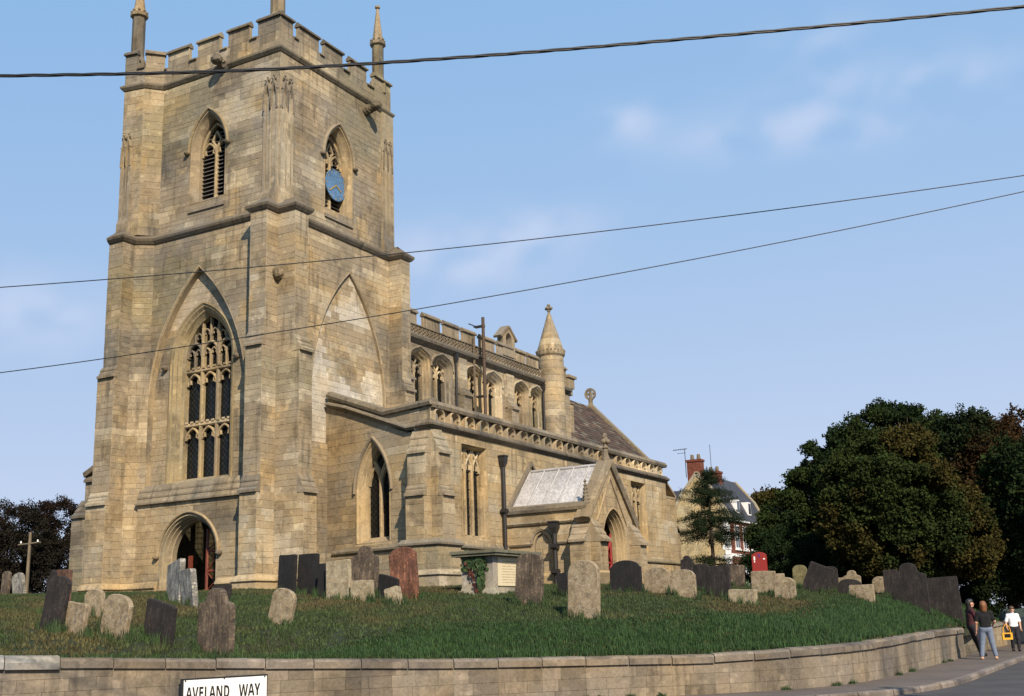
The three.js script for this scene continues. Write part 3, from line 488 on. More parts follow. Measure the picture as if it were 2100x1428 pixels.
  dressed('turret_cornice', (b) => { b.geo(lathe([[.62, 14.2], [.70, 14.3], [.72, 14.42], [.66, 14.5]])); for (let k = 0; k < 24; k++) { const o = new THREE.BoxGeometry(.07, .07, .07); o.translate(tx + .69 * Math.cos(k * .2618), 14.5, tz + .69 * Math.sin(k * .2618)); b.geo(o); } }, tg, 0, .2, .8);
  for (let k = 0; k < 6; k++) { const a = k / 6, c = (k + 1) / 6, R = (t) => .69 - .61 * t; dressed('cone_course', (b) => b.geo(lathe([[R(a), 14.45 + a * 1.95], [R(c) + .012, 14.45 + c * 1.95], [R(c), 14.452 + c * 1.95]], 16)), tg, .5, .3, .85 + .25 * hash3(k, 2, 2)); }
  dressed('finial', (b) => { b.geo(lathe([[.08, 16.38], [.05, 16.5], [.09, 16.56], [.05, 16.62], [.05, 16.7]], 8)); for (const [dx, dy, dz] of [[.13, 16.7, 0], [-.13, 16.7, 0], [0, 16.7, .13], [0, 16.7, -.13], [0, 16.85, 0], [0, 16.7, 0]]) { const o = new THREE.IcosahedronGeometry(.085, 1); o.translate(tx + dx, dy, tz + dz); b.geo(o); } }, tg, 0, .3, .7);
  // pipes and the iron flue
  downpipe(11.32, .0, 8.8, 12.55, .05); downpipe(19.15, .0, 8.8, 12.5, .05);
  const fl = group('flue_pipe', church, 'tall brown iron flue strapped to the clerestory'); const cy = (r, y0, y1, x, z) => { const o = new THREE.CylinderGeometry(r, r, y1 - y0, 10); o.translate(x, (y0 + y1) / 2, z); return o; };
  part('flue', cy(.07, 9.6, 14.75, 13.1, .32), M.rust, fl); part('flue_joint', fuse([cy(.09, 12.9, 13.05, 13.1, .32), cy(.09, 14.3, 14.42, 13.1, .32), cy(.09, 11.2, 11.3, 13.1, .32)]), M.rust, fl);
  for (const y of [14.36, 12.98, 11.25]) { const b = new B(); b.box(12.4, 13.1, y - .02, y + .02, .0, .03).box(12.98, 13.22, y - .03, y + .03, -.1, .3); part('flue_strap', b.build(), M.iron, fl); }
  { const b = new B(); b.box(12.75, 12.83, 9.6, 13.9, -.02, .04); part('stay', b.build(), M.wood, fl); }
  // east end: kneeler, gable wall, chancel
  dressed('kneeler', (b) => { b.box(21.9, 22.6, 13.1, 13.62, -.75, .0); b.box(21.85, 22.75, 13.62, 13.75, -.8, .08); b.box(21.95, 22.45, 12.75, 13.1, -.7, -.05); }, church, 0, .3, .9);
  block(N, [[20.4, -1.0], [20.4, -.75], [23.9, -.75], [23.9, -1.0]], 8.6, 12.6, { seed: 81, warm: .4 });
  dressed('gable_coping', (b) => prism(b, FS(-.75), [[.06, 12.6], [.06, 12.68], [-.25, 12.8], [-.25, 12.6]], 20.4, 23.9), church, 0, .2, .8);
  block('chancel_wall', [[23.9, -7.0], [23.9, .2], [31.9, .2], [31.9, -7]], 3, 10.0, { seed: 82, warm: .4 });
  coreOf('chancel_wall').tri([31.9, 10, .2], [31.9, 10, -7.2], [31.9, 13.9, -3.5]).tri([22.3, 10, .2], [22.3, 10, -7.2], [22.3, 13.9, -3.5]);
  const cr = group('chancel_roof', church, 'steep roof of dark stone slates'); { const b = new B(); b.quad([22.3, 9.8, .45], [31.8, 9.8, .45], [31.8, 13.9, -3.5], [22.3, 13.9, -3.5]); b.quad([22.3, 13.9, -3.5], [31.8, 13.9, -3.5], [31.8, 9.8, -7.45], [22.3, 9.8, -7.45]); part('roof_deck', b.build(), M.slateRoof, cr); }
  const r = rng(99); for (let i = 0, t = 0; t < .985; i++) { const dt = lerp(.05, .032, t); for (let x = 22.4 - (i % 2) * .2; x < 31.75;) { const w = .35 + r() * .35, y = 9.82 + t * 4.08, z = .47 - t * 3.95, k = .55 + r() * .9, mossy = r() < .16; const b = new B(mossy ? [.16 * k, .14 * k, .10 * k] : [.095 * k, .058 * k, .038 * k]); const x0 = Math.max(x, 22.35), x1 = Math.min(x + w - .012, 31.78), y2 = y + dt * 4.08 + .05, z2 = z - dt * 3.95 - .05; b.quad([x0, y + .05, z + .02], [x1, y + .05, z + .02], [x1, y2 + .02, z2], [x0, y2 + .02, z2]); b.quad([x0, y, z], [x1, y, z], [x1, y + .05, z + .02], [x0, y + .05, z + .02]); (cr.userData.slates ??= []).push(b); x += w; } t += dt; }
  { const sl = cr.userData.slates; delete cr.userData.slates; const upper = sl.filter((b) => b.p[1] > 10.9), rest = sl.filter((b) => b.p[1] <= 10.9); upper.slice(-280).forEach((b) => part('slate', b.build(), M.tile, cr)); const all = new B(); [...upper.slice(0, -280), ...rest].forEach((b) => { all.p.push(...b.p); all.c.push(...b.c); }); const m = part('lower_slates', all.build(), M.tile, cr); m.userData.kind = 'stuff'; }
  dressed('chancel_coping', (b) => { const A = frame(31.9, 0, 0, -1); sweepWall(b, frame(31.95, 0, 0, 1), [[-7.4, 9.9], [-3.5, 14.0], [.4, 9.9]], [[-.05, -.2], [.14, -.2], [.14, .2], [-.05, .2]]); }, church, 0, .3, .8);
  const cross = group('gable_cross'); dressed('cross', (b) => { const A = frame(31.9, 0, 0, 1); b.box(31.8, 32.0, 13.9, 14.5, -3.6, -3.4); const ring = []; for (let k = 0; k <= 16; k++) ring.push([-3.5 + .3 * Math.cos(k / 8 * Math.PI), 14.75 + .3 * Math.sin(k / 8 * Math.PI)]); sweepWall(b, A, ring, [[-.06, -.06], [-.06, .06], [.06, .06], [.06, -.06], [-.06, -.06]], false); b.box(31.85, 31.95, 14.45, 15.08, -3.57, -3.43).box(31.86, 31.94, 14.68, 14.82, -3.82, -3.18); }, cross, 0, .2, .5);
}
// ---------------------------------------------------------------- church: south aisle
{
  const A = 'aisle_wall', S = FS(4.95), rx = [[3.5, 5.2], [11.6, 13.35], [17.45, 19.15]];
  const holes = rx.map(([a, c]) => [[a, 4.55], [c, 4.55], [c, 7.62], [a, 7.62]]);
  wall(A, S, [[1.7, 2.5], [21.6, 2.5], [21.6, 7.95], [1.7, 7.95]], holes, .6, { warm: .8, seed: 101, h: [.22, .32], len: [.4, .9] });
  const FA = frame(2.55, .9, -.85, 4.05), L = Math.hypot(.85, 4.05);
  const lanc = arch(1.42, .82, 4.45, 6.1, 7.8, 12);
  coreOf(A).geo(coreGeo(FA, [[-1.2, 2.5], [L, 2.5], [L, 7.85], [3.1, 7.85], [-1.2, 9.4]], [lanc], .5));
  courses(FA, [[-1.2, 2.5], [L, 2.5], [L, 7.85], [-1.2, 7.85]], [lanc], { warm: .5, seed: 102, h: [.2, .3], len: [.35, .75] }); courses(FA, [[-1.2, 7.85], [3.1, 7.85], [-1.2, 9.4]], [lanc], { warm: .45, seed: 112, h: [.2, .3], len: [.35, .75] });
  coreOf(A).box(21.1, 21.58, 2.5, 7.9, .2, 4.4);
  // square-headed windows
  rx.forEach(([a, c], i) => {
    const g = group('aisle_window'), m = (a + c) / 2, li = (c - a) / 2 - .14;
    dressed('window_surround', (b) => { sweepWall(b, S, rectPath(a, c, 4.55, 7.62), [[.02, .012], [-.03, .02], [-.07, -.08], [-.1, -.1], [-.14, -.22], [-.14, -.45]], false); }, g, 0, .7);
    dressed('window_sill', (b) => prism(b, S, [[-.5, 4.62], [-.3, 4.62], [.05, 4.45], [.05, 4.25], [-.5, 4.25]], a - .03, c + .03), g, 0, .6);
    for (const s of [-1, 1]) dressed('mullion', (b) => bar(b, S, [[m + s * li / 3, 4.6], [m + s * li / 3, 7.5]], .12, -.2, .15), g, 0, .85);
    for (const k of [-1, 0, 1]) dressed('light_head', (b) => { cuspedHead(b, S, m + k * li * .667, li * .29, 6.75, 7.2, -.21, .075, .13); for (const s of [-1, 1]) bar(b, S, [[m + k * li * .667, 7.18], [m + k * li * .667 + s * .2, 7.46]], .07, -.21, .12); }, g, 0, .75);
    glassPane(S, [[a + .1, 4.5], [c - .1, 4.5], [c - .1, 7.6], [a + .1, 7.6]], -.34, g);
    for (let q = 0; q < 7; q++) for (const s of [-2, 0, 2]) { const b = new B(); b.box(m + s * li / 3 - li / 3.4, m + s * li / 3 + li / 3.4, 4.95 + q * .3, 4.975 + q * .3, 4.62, 4.64); part('saddle_bar', b.build(), M.iron, g); }
  });
  // west lancet pair
  const g = group('aisle_west_window', church, 'pointed two light window with Y tracery');
  dressed('window_surround', (b) => sweepWall(b, FA, lanc, [[.03, .012], [-.02, .02], [-.05, -.06], [-.1, -.08], [-.15, -.2], [-.18, -.22], [-.22, -.34], [-.22, -.5]], false), g, .4, .9, 1.1);
  hood(FA, offsetWall(arcOnly(arch(1.42, .82, 6.0, 6.1, 7.8, 12)), .04), g, false);
  dressed('window_sill', (b) => prism(b, FA, [[-.5, 4.62], [-.3, 4.62], [.06, 4.36], [.06, 4.2], [-.5, 4.2]], .58, 2.26), g, 0, .5);
  dressed('mullion', (b) => bar(b, FA, [[1.42, 4.6], [1.42, 6.5]], .14, -.3, .15), g, 0, .8);
  for (const s of [-1, 1]) { dressed('light_arch', (b) => bar(b, FA, arch(1.42 + s * .3, .29, 6.3, 6.35, 6.95, 8).slice(1, -1), .1, -.31, .13), g, 0, .8); dressed('tracery_branch', (b) => bar(b, FA, [[1.42, 6.45], [1.42 + s * .1, 6.85], [1.42 + s * .34, 7.2]], .12, -.305, .14), g, 0, .8); }
  glassPane(FA, arch(1.42, .64, 4.5, 6.1, 7.5, 10), -.42, g);
  // corner buttresses
  const st = (path, y0, y1, seed) => block(A, path, y0, y1, { seed, warm: .5, h: [.28, .38], len: [.3, .6] });
  const so = (F, u0, u1, v, pr, h, k = 1) => dressed('buttress_set_off', (b) => setoff(b, F, u0, u1, v, pr, h), church, 0, .2, k);
  for (const [p, y0, y1, sd] of [[.42, 4.15, 5.75, 103], [.3, 5.7, 7.1, 104]]) st([[1.9, 4.25], [1.7 - p, 4.25], [1.7 - p, 4.948], [1.9, 4.948]], y0, y1, sd);
  for (const [p, y0, y1, sd] of [[.42, 4.15, 5.75, 105], [.28, 5.7, 7.1, 106]]) st([[1.698, 4.8], [1.698, 4.95 + p], [2.4, 4.95 + p], [2.4, 4.8]], y0, y1, sd);
  so(FW(1.4), 4.25, 4.95, 5.7, .12, .32); so(FS(5.23), 1.7, 2.4, 5.7, .14, .32); so(FW(1.7), 4.28, 4.94, 7.05, .3, .75, .85); so(FS(4.95), 1.72, 2.38, 7.05, .28, .75, .85);
  st([[1.9, 4.15], [1.16, 4.15], [1.16, 5.5], [2.5, 5.5], [2.5, 4.9]], 2.5, 4.2, 107);
  for (const [p, y0, y1, sd] of [[1.45, 2.5, 5.6, 108], [1.15, 5.55, 7.2, 109]]) st([[21.55, 4.953], [21.6 + p, 4.953], [21.6 + p, 4.3]], y0, y1, sd), coreOf(A).box(21.5, 21.6 + p - .03, y0, y1, 4.3, 4.9);
  dressed('buttress_set_off', (b) => { prism(b, FS(4.97), [[.0, 7.15], [.0, 7.25], [-.6, 7.3], [-.6, 7.15]], 21.6, 22.78); sweepWall(b, FS(4.6), [[22.8, 7.2], [21.6, 7.9]], [[-.02, -.3], [-.02, .37], [-.12, .37], [-.12, -.3]]); sweepWall(b, FS(4.6), [[23.12, 5.6], [22.72, 5.9]], [[-.02, -.3], [-.02, .37], [-.12, .37], [-.12, -.3]]); }, church, 0, .3);
  // plinth string, and base
  dressed('plinth_string', (b) => sweepPlan(b, [[2.7, .3], [1.82, 4.2], [1.16, 4.15], [1.16, 5.5], [2.5, 5.5], [2.5, 4.95], [6.5, 4.95]], 4.22, [[0, -.12], [.08, -.06], [.09, .0], [0, .12]]), church, 0, .3, .85);
  dressed('aisle_plinth', (b) => sweepPlan(b, [[2.75, .6], [1.98, 4.05], [1.1, 4.05], [1.1, 5.56], [2.55, 5.56], [2.55, 4.97], [6.4, 4.97]], 3.3, [[0, .1], [.08, .04], [.1, -.06], [.04, -.1], [.04, -.8]]), church, 0, .8, 1.15);
  dressed('plinth_string', (b) => sweepPlan(b, [[10.2, 4.95], [23.05, 4.95], [23.05, 4.3]], 4.2, [[0, -.12], [.08, -.06], [.09, .0], [0, .12]]), church, 0, .3, .85);
  // parapet: string, pierced panel, coping
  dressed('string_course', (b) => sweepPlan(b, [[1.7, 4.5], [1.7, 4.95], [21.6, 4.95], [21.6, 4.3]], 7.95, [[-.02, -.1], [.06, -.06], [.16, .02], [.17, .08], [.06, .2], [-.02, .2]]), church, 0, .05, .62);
  dressed('string_course', (b) => sweepWall(b, FA, [[-.9, 9.32], [.1, 9.05], [3.15, 7.93], [L + .02, 7.93]], [[-.02, -.02], [-.02, .1], [.05, .17], [.1, .15], [.16, .0]]), church, 0, .05, .75);
  courses(FA, [[-.9, 9.3], [2.0, 8.35], [2.0, 8.6], [-.9, 9.62]], [], { warm: .3, seed: 110, h: [.3, .36] }); courses(FA, [[2.0, 8.35], [3.2, 7.95], [3.2, 8.6], [2.0, 8.58]], [], { warm: .3, seed: 113, h: [.3, .36] }); courses(FA, [[3.2, 7.95], [L, 7.95], [L, 8.6], [3.2, 8.55]], [], { warm: .3, seed: 111 });
  coreOf(A).geo(coreGeo(FA, [[-.9, 9.0], [3.2, 7.9], [L - .05, 7.9], [L - .05, 8.6], [2.0, 8.56], [-.9, 9.6]], [], .25));
  dressed('parapet_coping', (b) => sweepWall(b, FA, [[-.9, 9.62], [2.0, 8.58], [L + .1, 8.62]], [[0, -.3], [0, .1], [.1, .13], [.2, .07], [.24, -.1], [.2, -.27]]), church, .5, .05, .8);
  dressed('parapet_coping', (b) => sweepPlan(b, [[1.72, 4.95], [21.5, 4.95], [21.5, 4.5]], 8.55, [[-.3, 0], [.1, 0], [.14, .1], [.08, .22], [-.08, .28], [-.24, .22]]), church, .5, .1, .85);
  { const xs = []; for (let k = 0; k < 20; k++) xs.push(k < 14 ? 2.18 + k * .9425 : 16.3 + (k - 14) * .905);
    const hole = (u) => arch(u, .26, 8.14, 8.34, 8.54, 8);
    const sh = new THREE.Shape([[1.75, 8.1], [21.55, 8.1], [21.55, 8.58], [1.75, 8.58]].map((p) => new THREE.Vector2(...p))); xs.forEach((u) => sh.holes.push(new THREE.Path(hole(u).map((p) => new THREE.Vector2(...p)))));
    const gg = new THREE.ExtrudeGeometry(sh, { depth: .1, bevelEnabled: false }); gg.translate(0, 0, 4.76); const pp = group('pierced_parapet', church, 'parapet pierced by a row of small arched openings');
    dressed('panel', (b) => b.geo(gg), pp, 0, .2, .9);
    xs.forEach((u, i) => dressed('pierced_arch', (b) => { sweepWall(b, S, arch(u, .25, 8.12, 8.34, 8.53, 8), [[.0, -.16], [.0, .05], [.03, .08], [.07, .06], [.09, -.1]]); prism(b, S, [[-.12, 8.1], [.05, 8.1], [.05, 8.15], [-.12, 8.17]], u - .36, u + .36); for (const s of [-1, 1]) { const o = new THREE.IcosahedronGeometry(.05, 0); o.translate(...S.at(u + s * .25, 8.3, .02)); b.geo(o); } }, pp, 0, .3, 1.25)); }
  // lead roof of the aisle behind the parapet, and pipes
  { const b = new B(); b.quad([2.1, 7.6, 4.72], [21.4, 7.6, 4.72], [21.4, 9.6, -.15], [3.0, 9.6, -.15]); part('aisle_roof', b.build(), M.lead, church); const c = new B(MORT); c.tri([21.3, 7.9, 4.7], [21.3, 7.9, 0], [21.3, 9.9, 0]); part('aisle_gable', c.build(), M.stone, church); }
  downpipe(6.1, 5.08, 4.2, 7.15, .07, true, [5.5]);
}
// ---------------------------------------------------------------- church: porch
{
  const P = 'porch_wall', W = FW(6.5), zf = 8.12, S = FS(zf), cx = 8.3;
  wall(P, W, [[4.9, 2.4], [zf, 2.4], [zf, 5.42], [4.9, 5.42]], [arch(6.3, .3, 3.4, 4.28, 4.7, 8)], .1, { warm: .65, seed: 121, h: [.27, .36] });
  coreOf(P).box(6.62, 6.9, 2.4, 5.4, 5, zf - .1).box(9.75, 10.08, 2.4, 5.4, 5, zf - .1);
  courses(FW(6.58), [[6.0, 3.4], [6.6, 3.4], [6.6, 4.3], [6.3, 4.7], [6.0, 4.3]], [], { warm: .5, seed: 122, h: [.16, .22], len: [.2, .3] });
  const dOut = arch(cx + .18, 1.0, 2.4, 4.3, 5.55, 12), dIn = arch(cx + .18, .68, 2.4, 4.3, 5.2, 12);
  wall(P, S, [[6.5, 2.4], [10.1, 2.4], [10.1, 5.3], [cx, 7.0], [6.5, 5.3]], [dOut], .45, { warm: .55, seed: 123, h: [.27, .36] });
  const pg = group('porch_doorway', church, 'deep moulded porch arch with red lattice gates');
  dressed('door_surround', (b) => sweepWall(b, S, dOut, [[.02, .012], [-.03, .02], [-.05, -.06], [-.08, -.07], [-.11, -.18], [-.14, -.18], [-.17, -.3], [-.2, -.32], [-.2, -.48]], false), pg, .4, .75);
  for (const [nm, path, wdt] of [['gate_stile', [[7.56, 2.75], [7.56, 4.42]], .08], ['gate_stile', [[8.14, 2.75], [8.14, 4.62]], .09], ['gate_rail', [[7.6, 2.85], [8.1, 2.85]], .09], ['gate_rail', [[7.6, 3.62], [8.1, 3.62]], .09], ['gate_rail', [[7.6, 4.4], [8.1, 4.46]], .09], ['gate_brace', [[7.6, 2.9], [8.1, 3.58]], .045], ['gate_brace', [[7.6, 3.58], [8.1, 2.9]], .045], ['gate_brace', [[7.6, 3.66], [8.1, 4.38]], .045], ['gate_brace', [[7.6, 4.38], [8.1, 3.66]], .045]]) { const b = new B(); bar(b, FS(zf + .02), path, wdt, 0, .05); part(nm, b.build(), M.redpaint, pg); }
  { const b = new B(); b.box(7.4, 9.5, 2.4, 5.4, 5.0, 5.06); part('inner_door', b.build(), M.wood, pg); }
  // gable coping, finial
  for (const s of [-1, 1]) dressed('gable_coping', (b) => { const pts = s < 0 ? [[6.28, 4.98], [6.5, 5.22], [cx, 7.08]] : [[cx, 7.08], [10.1, 5.22], [10.32, 4.98]]; sweepWall(b, S, pts, [[-.06, -.4], [-.06, .1], [.05, .16], [.16, .14], [.2, -.05], [.16, -.4]]); }, church, 0, .1, .8);
  dressed('gable_hood', (b) => sweepWall(b, S, [[7.1, 5.0], [cx, 6.55], [9.5, 5.0]], [[0, 0], [0, .05], [.05, .06], [.07, 0]]), church, 0, .3);
  const fin = group('porch_finial'); dressed('finial', (b) => { const o = new THREE.LatheGeometry([[.13, 7.0], [.16, 7.25], [.1, 7.45], [.08, 7.62], [.13, 7.66], [.08, 7.72], [.06, 7.8]].map((p) => new THREE.Vector2(...p)), 8); o.translate(cx, 0, zf - .1); b.geo(o); for (const [dx, dy, dz, r] of [[0, 7.95, 0, .13], [.13, 7.88, 0, .09], [-.13, 7.88, 0, .09], [0, 7.88, .12, .09], [0, 8.12, 0, .08], [.08, 8.05, 0, .06], [-.08, 8.05, 0, .06]]) { const q = new THREE.IcosahedronGeometry(r, 1); q.translate(cx + dx, dy, zf - .1 + dz); b.geo(q); } }, fin, 0, .2, .65);
  for (const [x, z] of [[6.62, zf - .15], [9.98, zf - .15]]) dressed('porch_pinnacle', (b) => { const o = new THREE.LatheGeometry([[.16, 5.3], [.16, 5.55], [.19, 5.6], [.12, 5.68], [.03, 6.3], [.07, 6.34], [.03, 6.4]].map((p) => new THREE.Vector2(...p)), 4); o.translate(x, 0, z); b.geo(o); for (let k = 0; k < 5; k++) for (const [dx, dz] of [[.1, 0], [-.1, 0], [0, .1], [0, -.1]]) { const q = new THREE.IcosahedronGeometry(.045, 0); const f = 1 - k * .16; q.translate(x + dx * f, 5.72 + k * .12, z + dz * f); b.geo(q); } }, church, 0, .1, .7);
  // wall copings and strings on the west side
  dressed('porch_coping', (b) => prism(b, W, [[-.35, 5.4], [.09, 5.4], [.11, 5.5], [.06, 5.62], [-.1, 5.68], [-.35, 5.6]], 4.95, 8.05), church, 0, .05, .72);
  dressed('porch_string', (b) => prism(b, W, [[-.02, 4.96], [.06, 4.98], [.1, 5.04], [.02, 5.12], [-.02, 5.12]], 4.95, zf + .05), church, 0, .3, .85);
  dressed('porch_string', (b) => { prism(b, W, [[-.02, 4.26], [.06, 4.28], [.09, 4.34], [-.02, 4.42]], 4.95, 5.9); prism(b, W, [[-.02, 4.26], [.06, 4.28], [.09, 4.34], [-.02, 4.42]], 6.7, 7.7); sweepWall(b, W, arch(6.3, .38, 4.28, 4.34, 4.8, 8).slice(1, -1), [[-.03, 0], [-.03, .06], [.04, .08], [.06, 0]]); }, church, 0, .3, .85);
  // angle buttresses
  for (const [p, y0, y1, sd] of [[.42, 2.4, 4.3, 125]]) { block(P, [[6.5, 7.55], [6.5 - p, 7.55], [6.5 - p, zf], [6.5, zf]], y0, y1, { seed: sd, warm: .55, len: [.3, .5] }); block(P, [[9.75, zf], [9.75, zf + .4], [10.35, zf + .4], [10.35, zf]], y0, y1, { seed: sd + 1, warm: .5, len: [.3, .5] }); block(P, [[6.5, zf], [6.5, zf + .35], [7.1, zf + .35], [7.1, zf]], y0, y1 , { seed: sd + 2, warm: .5, len: [.3, .5] }); }
  for (const [F, a, c] of [[W, 7.55, zf], [S, 6.5, 7.1], [S, 9.75, 10.35]]) dressed('buttress_set_off', (b) => setoff(b, F, a, c, 4.28, .42, .75), church, 0, .3);
  dressed('porch_plinth', (b) => sweepPlan(b, [[6.5, 5.2], [6.5, 7.55], [6.08, 7.55], [6.08, zf], [6.5, zf], [6.5, zf + .35], [7.1, zf + .35]], 3.25, [[0, .08], [.1, 0], [.1, -.06], [.07, -.8]]), church, 0, .6);
  // lead roof with rolls
  const rf = group('porch_roof', church, 'pale lead porch roof with standing rolls'), zz = 4.97, run = 1.75, rise = 1.72;
  for (const s of [-1, 1]) { for (let k = 0; k < 5; k++) { const z0 = zz + k * .6, z1 = z0 + .59, b = new B(); const q = (t, z, o = 0) => [cx + s * (run * (1 - t)), 5.35 + rise * t + o, z]; b.quad(q(0, z0), q(0, z1), q(1, z1), q(1, z0)); b.quad(q(0, z0, -.03), q(0, z1, -.03), q(0, z1), q(0, z0)); part('lead_sheet', b.build(), M.lead, rf); const c = new THREE.CylinderGeometry(.035, .035, Math.hypot(run, rise), 8); c.rotateZ(s * Math.atan2(run, rise)); c.translate(cx + s * run / 2, 5.37 + rise / 2, z0); part('lead_roll', c, M.lead, rf); } }
  { const c = new THREE.CylinderGeometry(.06, .06, 3.0, 8); c.rotateX(Math.PI / 2); c.translate(cx, 7.08, zz + 1.5); part('ridge_roll', c, M.lead, rf); }
  dressed('roof_flashing', (b) => sweepWall(b, FS(4.95), [[6.55, 5.55], [cx, 7.32], [10.05, 5.55]], [[0, 0], [0, .12], [.1, .12], [.12, 0]]), church, 0, .1, .6);
  downpipe(6.36, 6.85, 2.5, 4.75, .085, true, [3.35, 4.2]);
}
// ---------------------------------------------------------------- church: north aisle glimpsed left of the tower
{
  const N = 'north_aisle_wall';
  block(N, [[3, -11.4], [1.6, -11.4], [1.6, -10.4], [2.2, -10.4], [2.2, -7.1]], 4.1, 6.2, { seed: 131, warm: .25 }); block(N, [[3, -11.55], [1.45, -11.55], [1.45, -10.3], [2.1, -10.3], [2.1, -7.1]], 2.5, 4.1, { seed: 132, warm: .35 });
  block(N, [[3, -11.2], [2.0, -11.2], [2.0, -7.1]], 6.2, 7.6, { seed: 133, warm: .2 });
  dressed('buttress_set_off', (b) => setoff(b, FW(2.0), -11.35, -10.45, 6.15, .4, .7), church, 0, .1, .6); dressed('north_coping', (b) => { prism(b, FW(2.0), [[-.3, 7.55], [.1, 7.55], [.1, 7.65], [-.1, 7.85], [-.3, 7.85]], -11.2, -7.1); sweepWall(b, FW(2.0), [[-11.2, 7.75], [-10, 8.3], [-7.4, 9.6]], [[0, -.3], [0, .1], [.2, .1], [.2, -.3]]); }, church, 0, .1, .6);
  dressed('string_course', (b) => prism(b, FW(1.6), [[0, 4.05], [.1, 4.08], [.08, 4.18], [0, 4.25]], -11.5, -10.3), church, 0, .1, .6);
}
for (const [name, b] of Object.entries(cores)) part(name, b.build(), M.stone, church);
// the 300 stones that show largest are parts of their own, the rest one mass
stones.sort((a, b) => b.score - a.score);
for (const s of stones.slice(0, 300)) part('stone', s.b.build(), M.stone, church);
{ const all = new B(), p = [], c = []; for (const s of stones.slice(300)) { for (const v of s.b.p) p.push(v); for (const v of s.b.c) c.push(v); } all.p = p; all.c = c; part('stonework', all.build(), M.stone, church).userData.kind = 'stuff'; }
console.log('stones', stones.length);
// ---------------------------------------------------------------- ground
const WP = [[-30, -3.4, 2.16], [-22, 2.2, 1.75], [-15.85, 6.42, 1.44], [-14.42, 7.37, 1.38], [-13.05, 8.32, 1.31], [-11.68, 9.43, 1.22], [-10.36, 10.7, 1.15], [-9.02, 12.07, 1.07], [-7.6, 13.49, 1.01], [-6.3, 15, .98], [-5.2, 16.35, .95], [-4.2, 17.3, .98], [-2.9, 18.05, 1], [-1, 18.52, 1.03], [1, 18.65, 1.05], [4, 18.65, 1.08], [8, 18.65, 1.1], [12.4, 18.65, 1.09]];
const WG = [...WP, [40, 18.65, 1.0], [120, 18.65, 1]];
const DK = [0, .6, 1.3, 2.5, 5, 9, 14, 22, 400], FWk = [-.03, .03, .16, .34, .56, .83, 1, 1.04, 1.04], FEk = [-.03, .12, .34, .56, .77, .92, 1, 1.04, 1.04];
function wallInfo(x, z) { let best = 1e9, top = 1, side = 1; for (let i = 0; i < WG.length - 1; i++) { const a = WG[i], b = WG[i + 1], dx = b[0] - a[0], dz = b[1] - a[1], t = clamp(((x - a[0]) * dx + (z - a[1]) * dz) / (dx * dx + dz * dz)), d = Math.hypot(x - a[0] - dx * t, z - a[1] - dz * t); if (d < best) { best = d; top = lerp(a[2], b[2], t); side = (x - a[0]) * dz - (z - a[1]) * dx; } } return { d: best, top, inside: side >= 0 }; }
function nearestWall(x, z) { let best = 1e9, o = null; for (let i = 0; i < WG.length - 1; i++) { const a = WG[i], b = WG[i + 1], dx = b[0] - a[0], dz = b[1] - a[1], t = clamp(((x - a[0]) * dx + (z - a[1]) * dz) / (dx * dx + dz * dz)), px = a[0] + dx * t, pz = a[1] + dz * t, d = Math.hypot(x - px, z - pz), l = Math.hypot(dx, dz); if (d < best) { best = d; o = { d, x: px + dz / l * .2, z: pz - dx / l * .2, top: lerp(a[2], b[2], t) }; } } return o; }
function ground(x, z) { const q = wallInfo(x, z); if (!q.inside) return -.35; let k = sstep(-1, 11, x), i = 0; while (q.d > DK[i + 1]) i++; const t = (q.d - DK[i]) / (DK[i + 1] - DK[i]), f = (A) => lerp(A[i], A[i + 1], t); const far = Math.max(0, Math.hypot(x - 5, z) - 28); return q.top + (2.95 - q.top) * lerp(f(FWk), f(FEk), k) + (q.d > .7 ? (fbm(x * .7, z * .7, 2.2, 3) - .5) * .09 : 0) - Math.min(2.4, far * .02); }
const lawnTex = pixTex(512, (u, v) => { const a = fbm(u * 7, v * 7, 3.5, 4, 7), b = fbm(u * 30, v * 30, 7.5, 3, 30), f = vnoise(u * 220, v * 220, 1.5, 220), dry = sstep(.52, .68, a) * .7; const k = .75 + (b - .5) * .7 + (f - .5) * .5; return [lerp(.165, .27, dry) * k, lerp(.215, .24, dry) * k, lerp(.08, .10, dry) * k]; });
mat('lawn', [1, 1, 1], 1, { map: lawnTex, bumpMap: bumpTex, bumpScale: .05 });
{
  const grid = (x0, x1, z0, z1, s, keep) => {
    const nx = Math.round((x1 - x0) / s), nz = Math.round((z1 - z0) / s), pos = [], idx = [], uv = [], ins = [];
    for (let j = 0; j <= nz; j++) for (let i = 0; i <= nx; i++) { let x = x0 + i * s, z = z0 + j * s; const y = ground(x, z); ins.push(y > -.2); const q = s < 1 && y < -.2 ? nearestWall(x, z) : null; if (q && q.d < .6) { pos.push(q.x, q.top - .3, q.z); uv.push(x / 9, z / 9); continue; } pos.push(x, y, z); uv.push(x / 9, z / 9); }
    for (let j = 0; j < nz; j++) for (let i = 0; i < nx; i++) { const a = j * (nx + 1) + i, q = [a, a + 1, a + nx + 1, a + nx + 2]; if (!q.some((k) => ins[k]) || !keep(x0 + (i + .5) * s, z0 + (j + .5) * s)) continue; idx.push(a, a + nx + 1, a + 1, a + 1, a + nx + 1, a + nx + 2); }
    const g = new THREE.BufferGeometry(); g.setAttribute('position', new THREE.Float32BufferAttribute(pos, 3)); g.setAttribute('uv', new THREE.Float32BufferAttribute(uv, 2)); g.setIndex(idx); g.computeVertexNormals(); return g;
  };
  const nearBox = (x, z) => x > -24 && x < 34 && z > -20;
  struct('churchyard_lawn', grid(-24, 34, -20, 19, .25, nearBox), M.lawn);
  struct('outer_grass', grid(-40, 124, -100, 20, 2, (x, z) => !nearBox(x, z)), M.lawn);
}
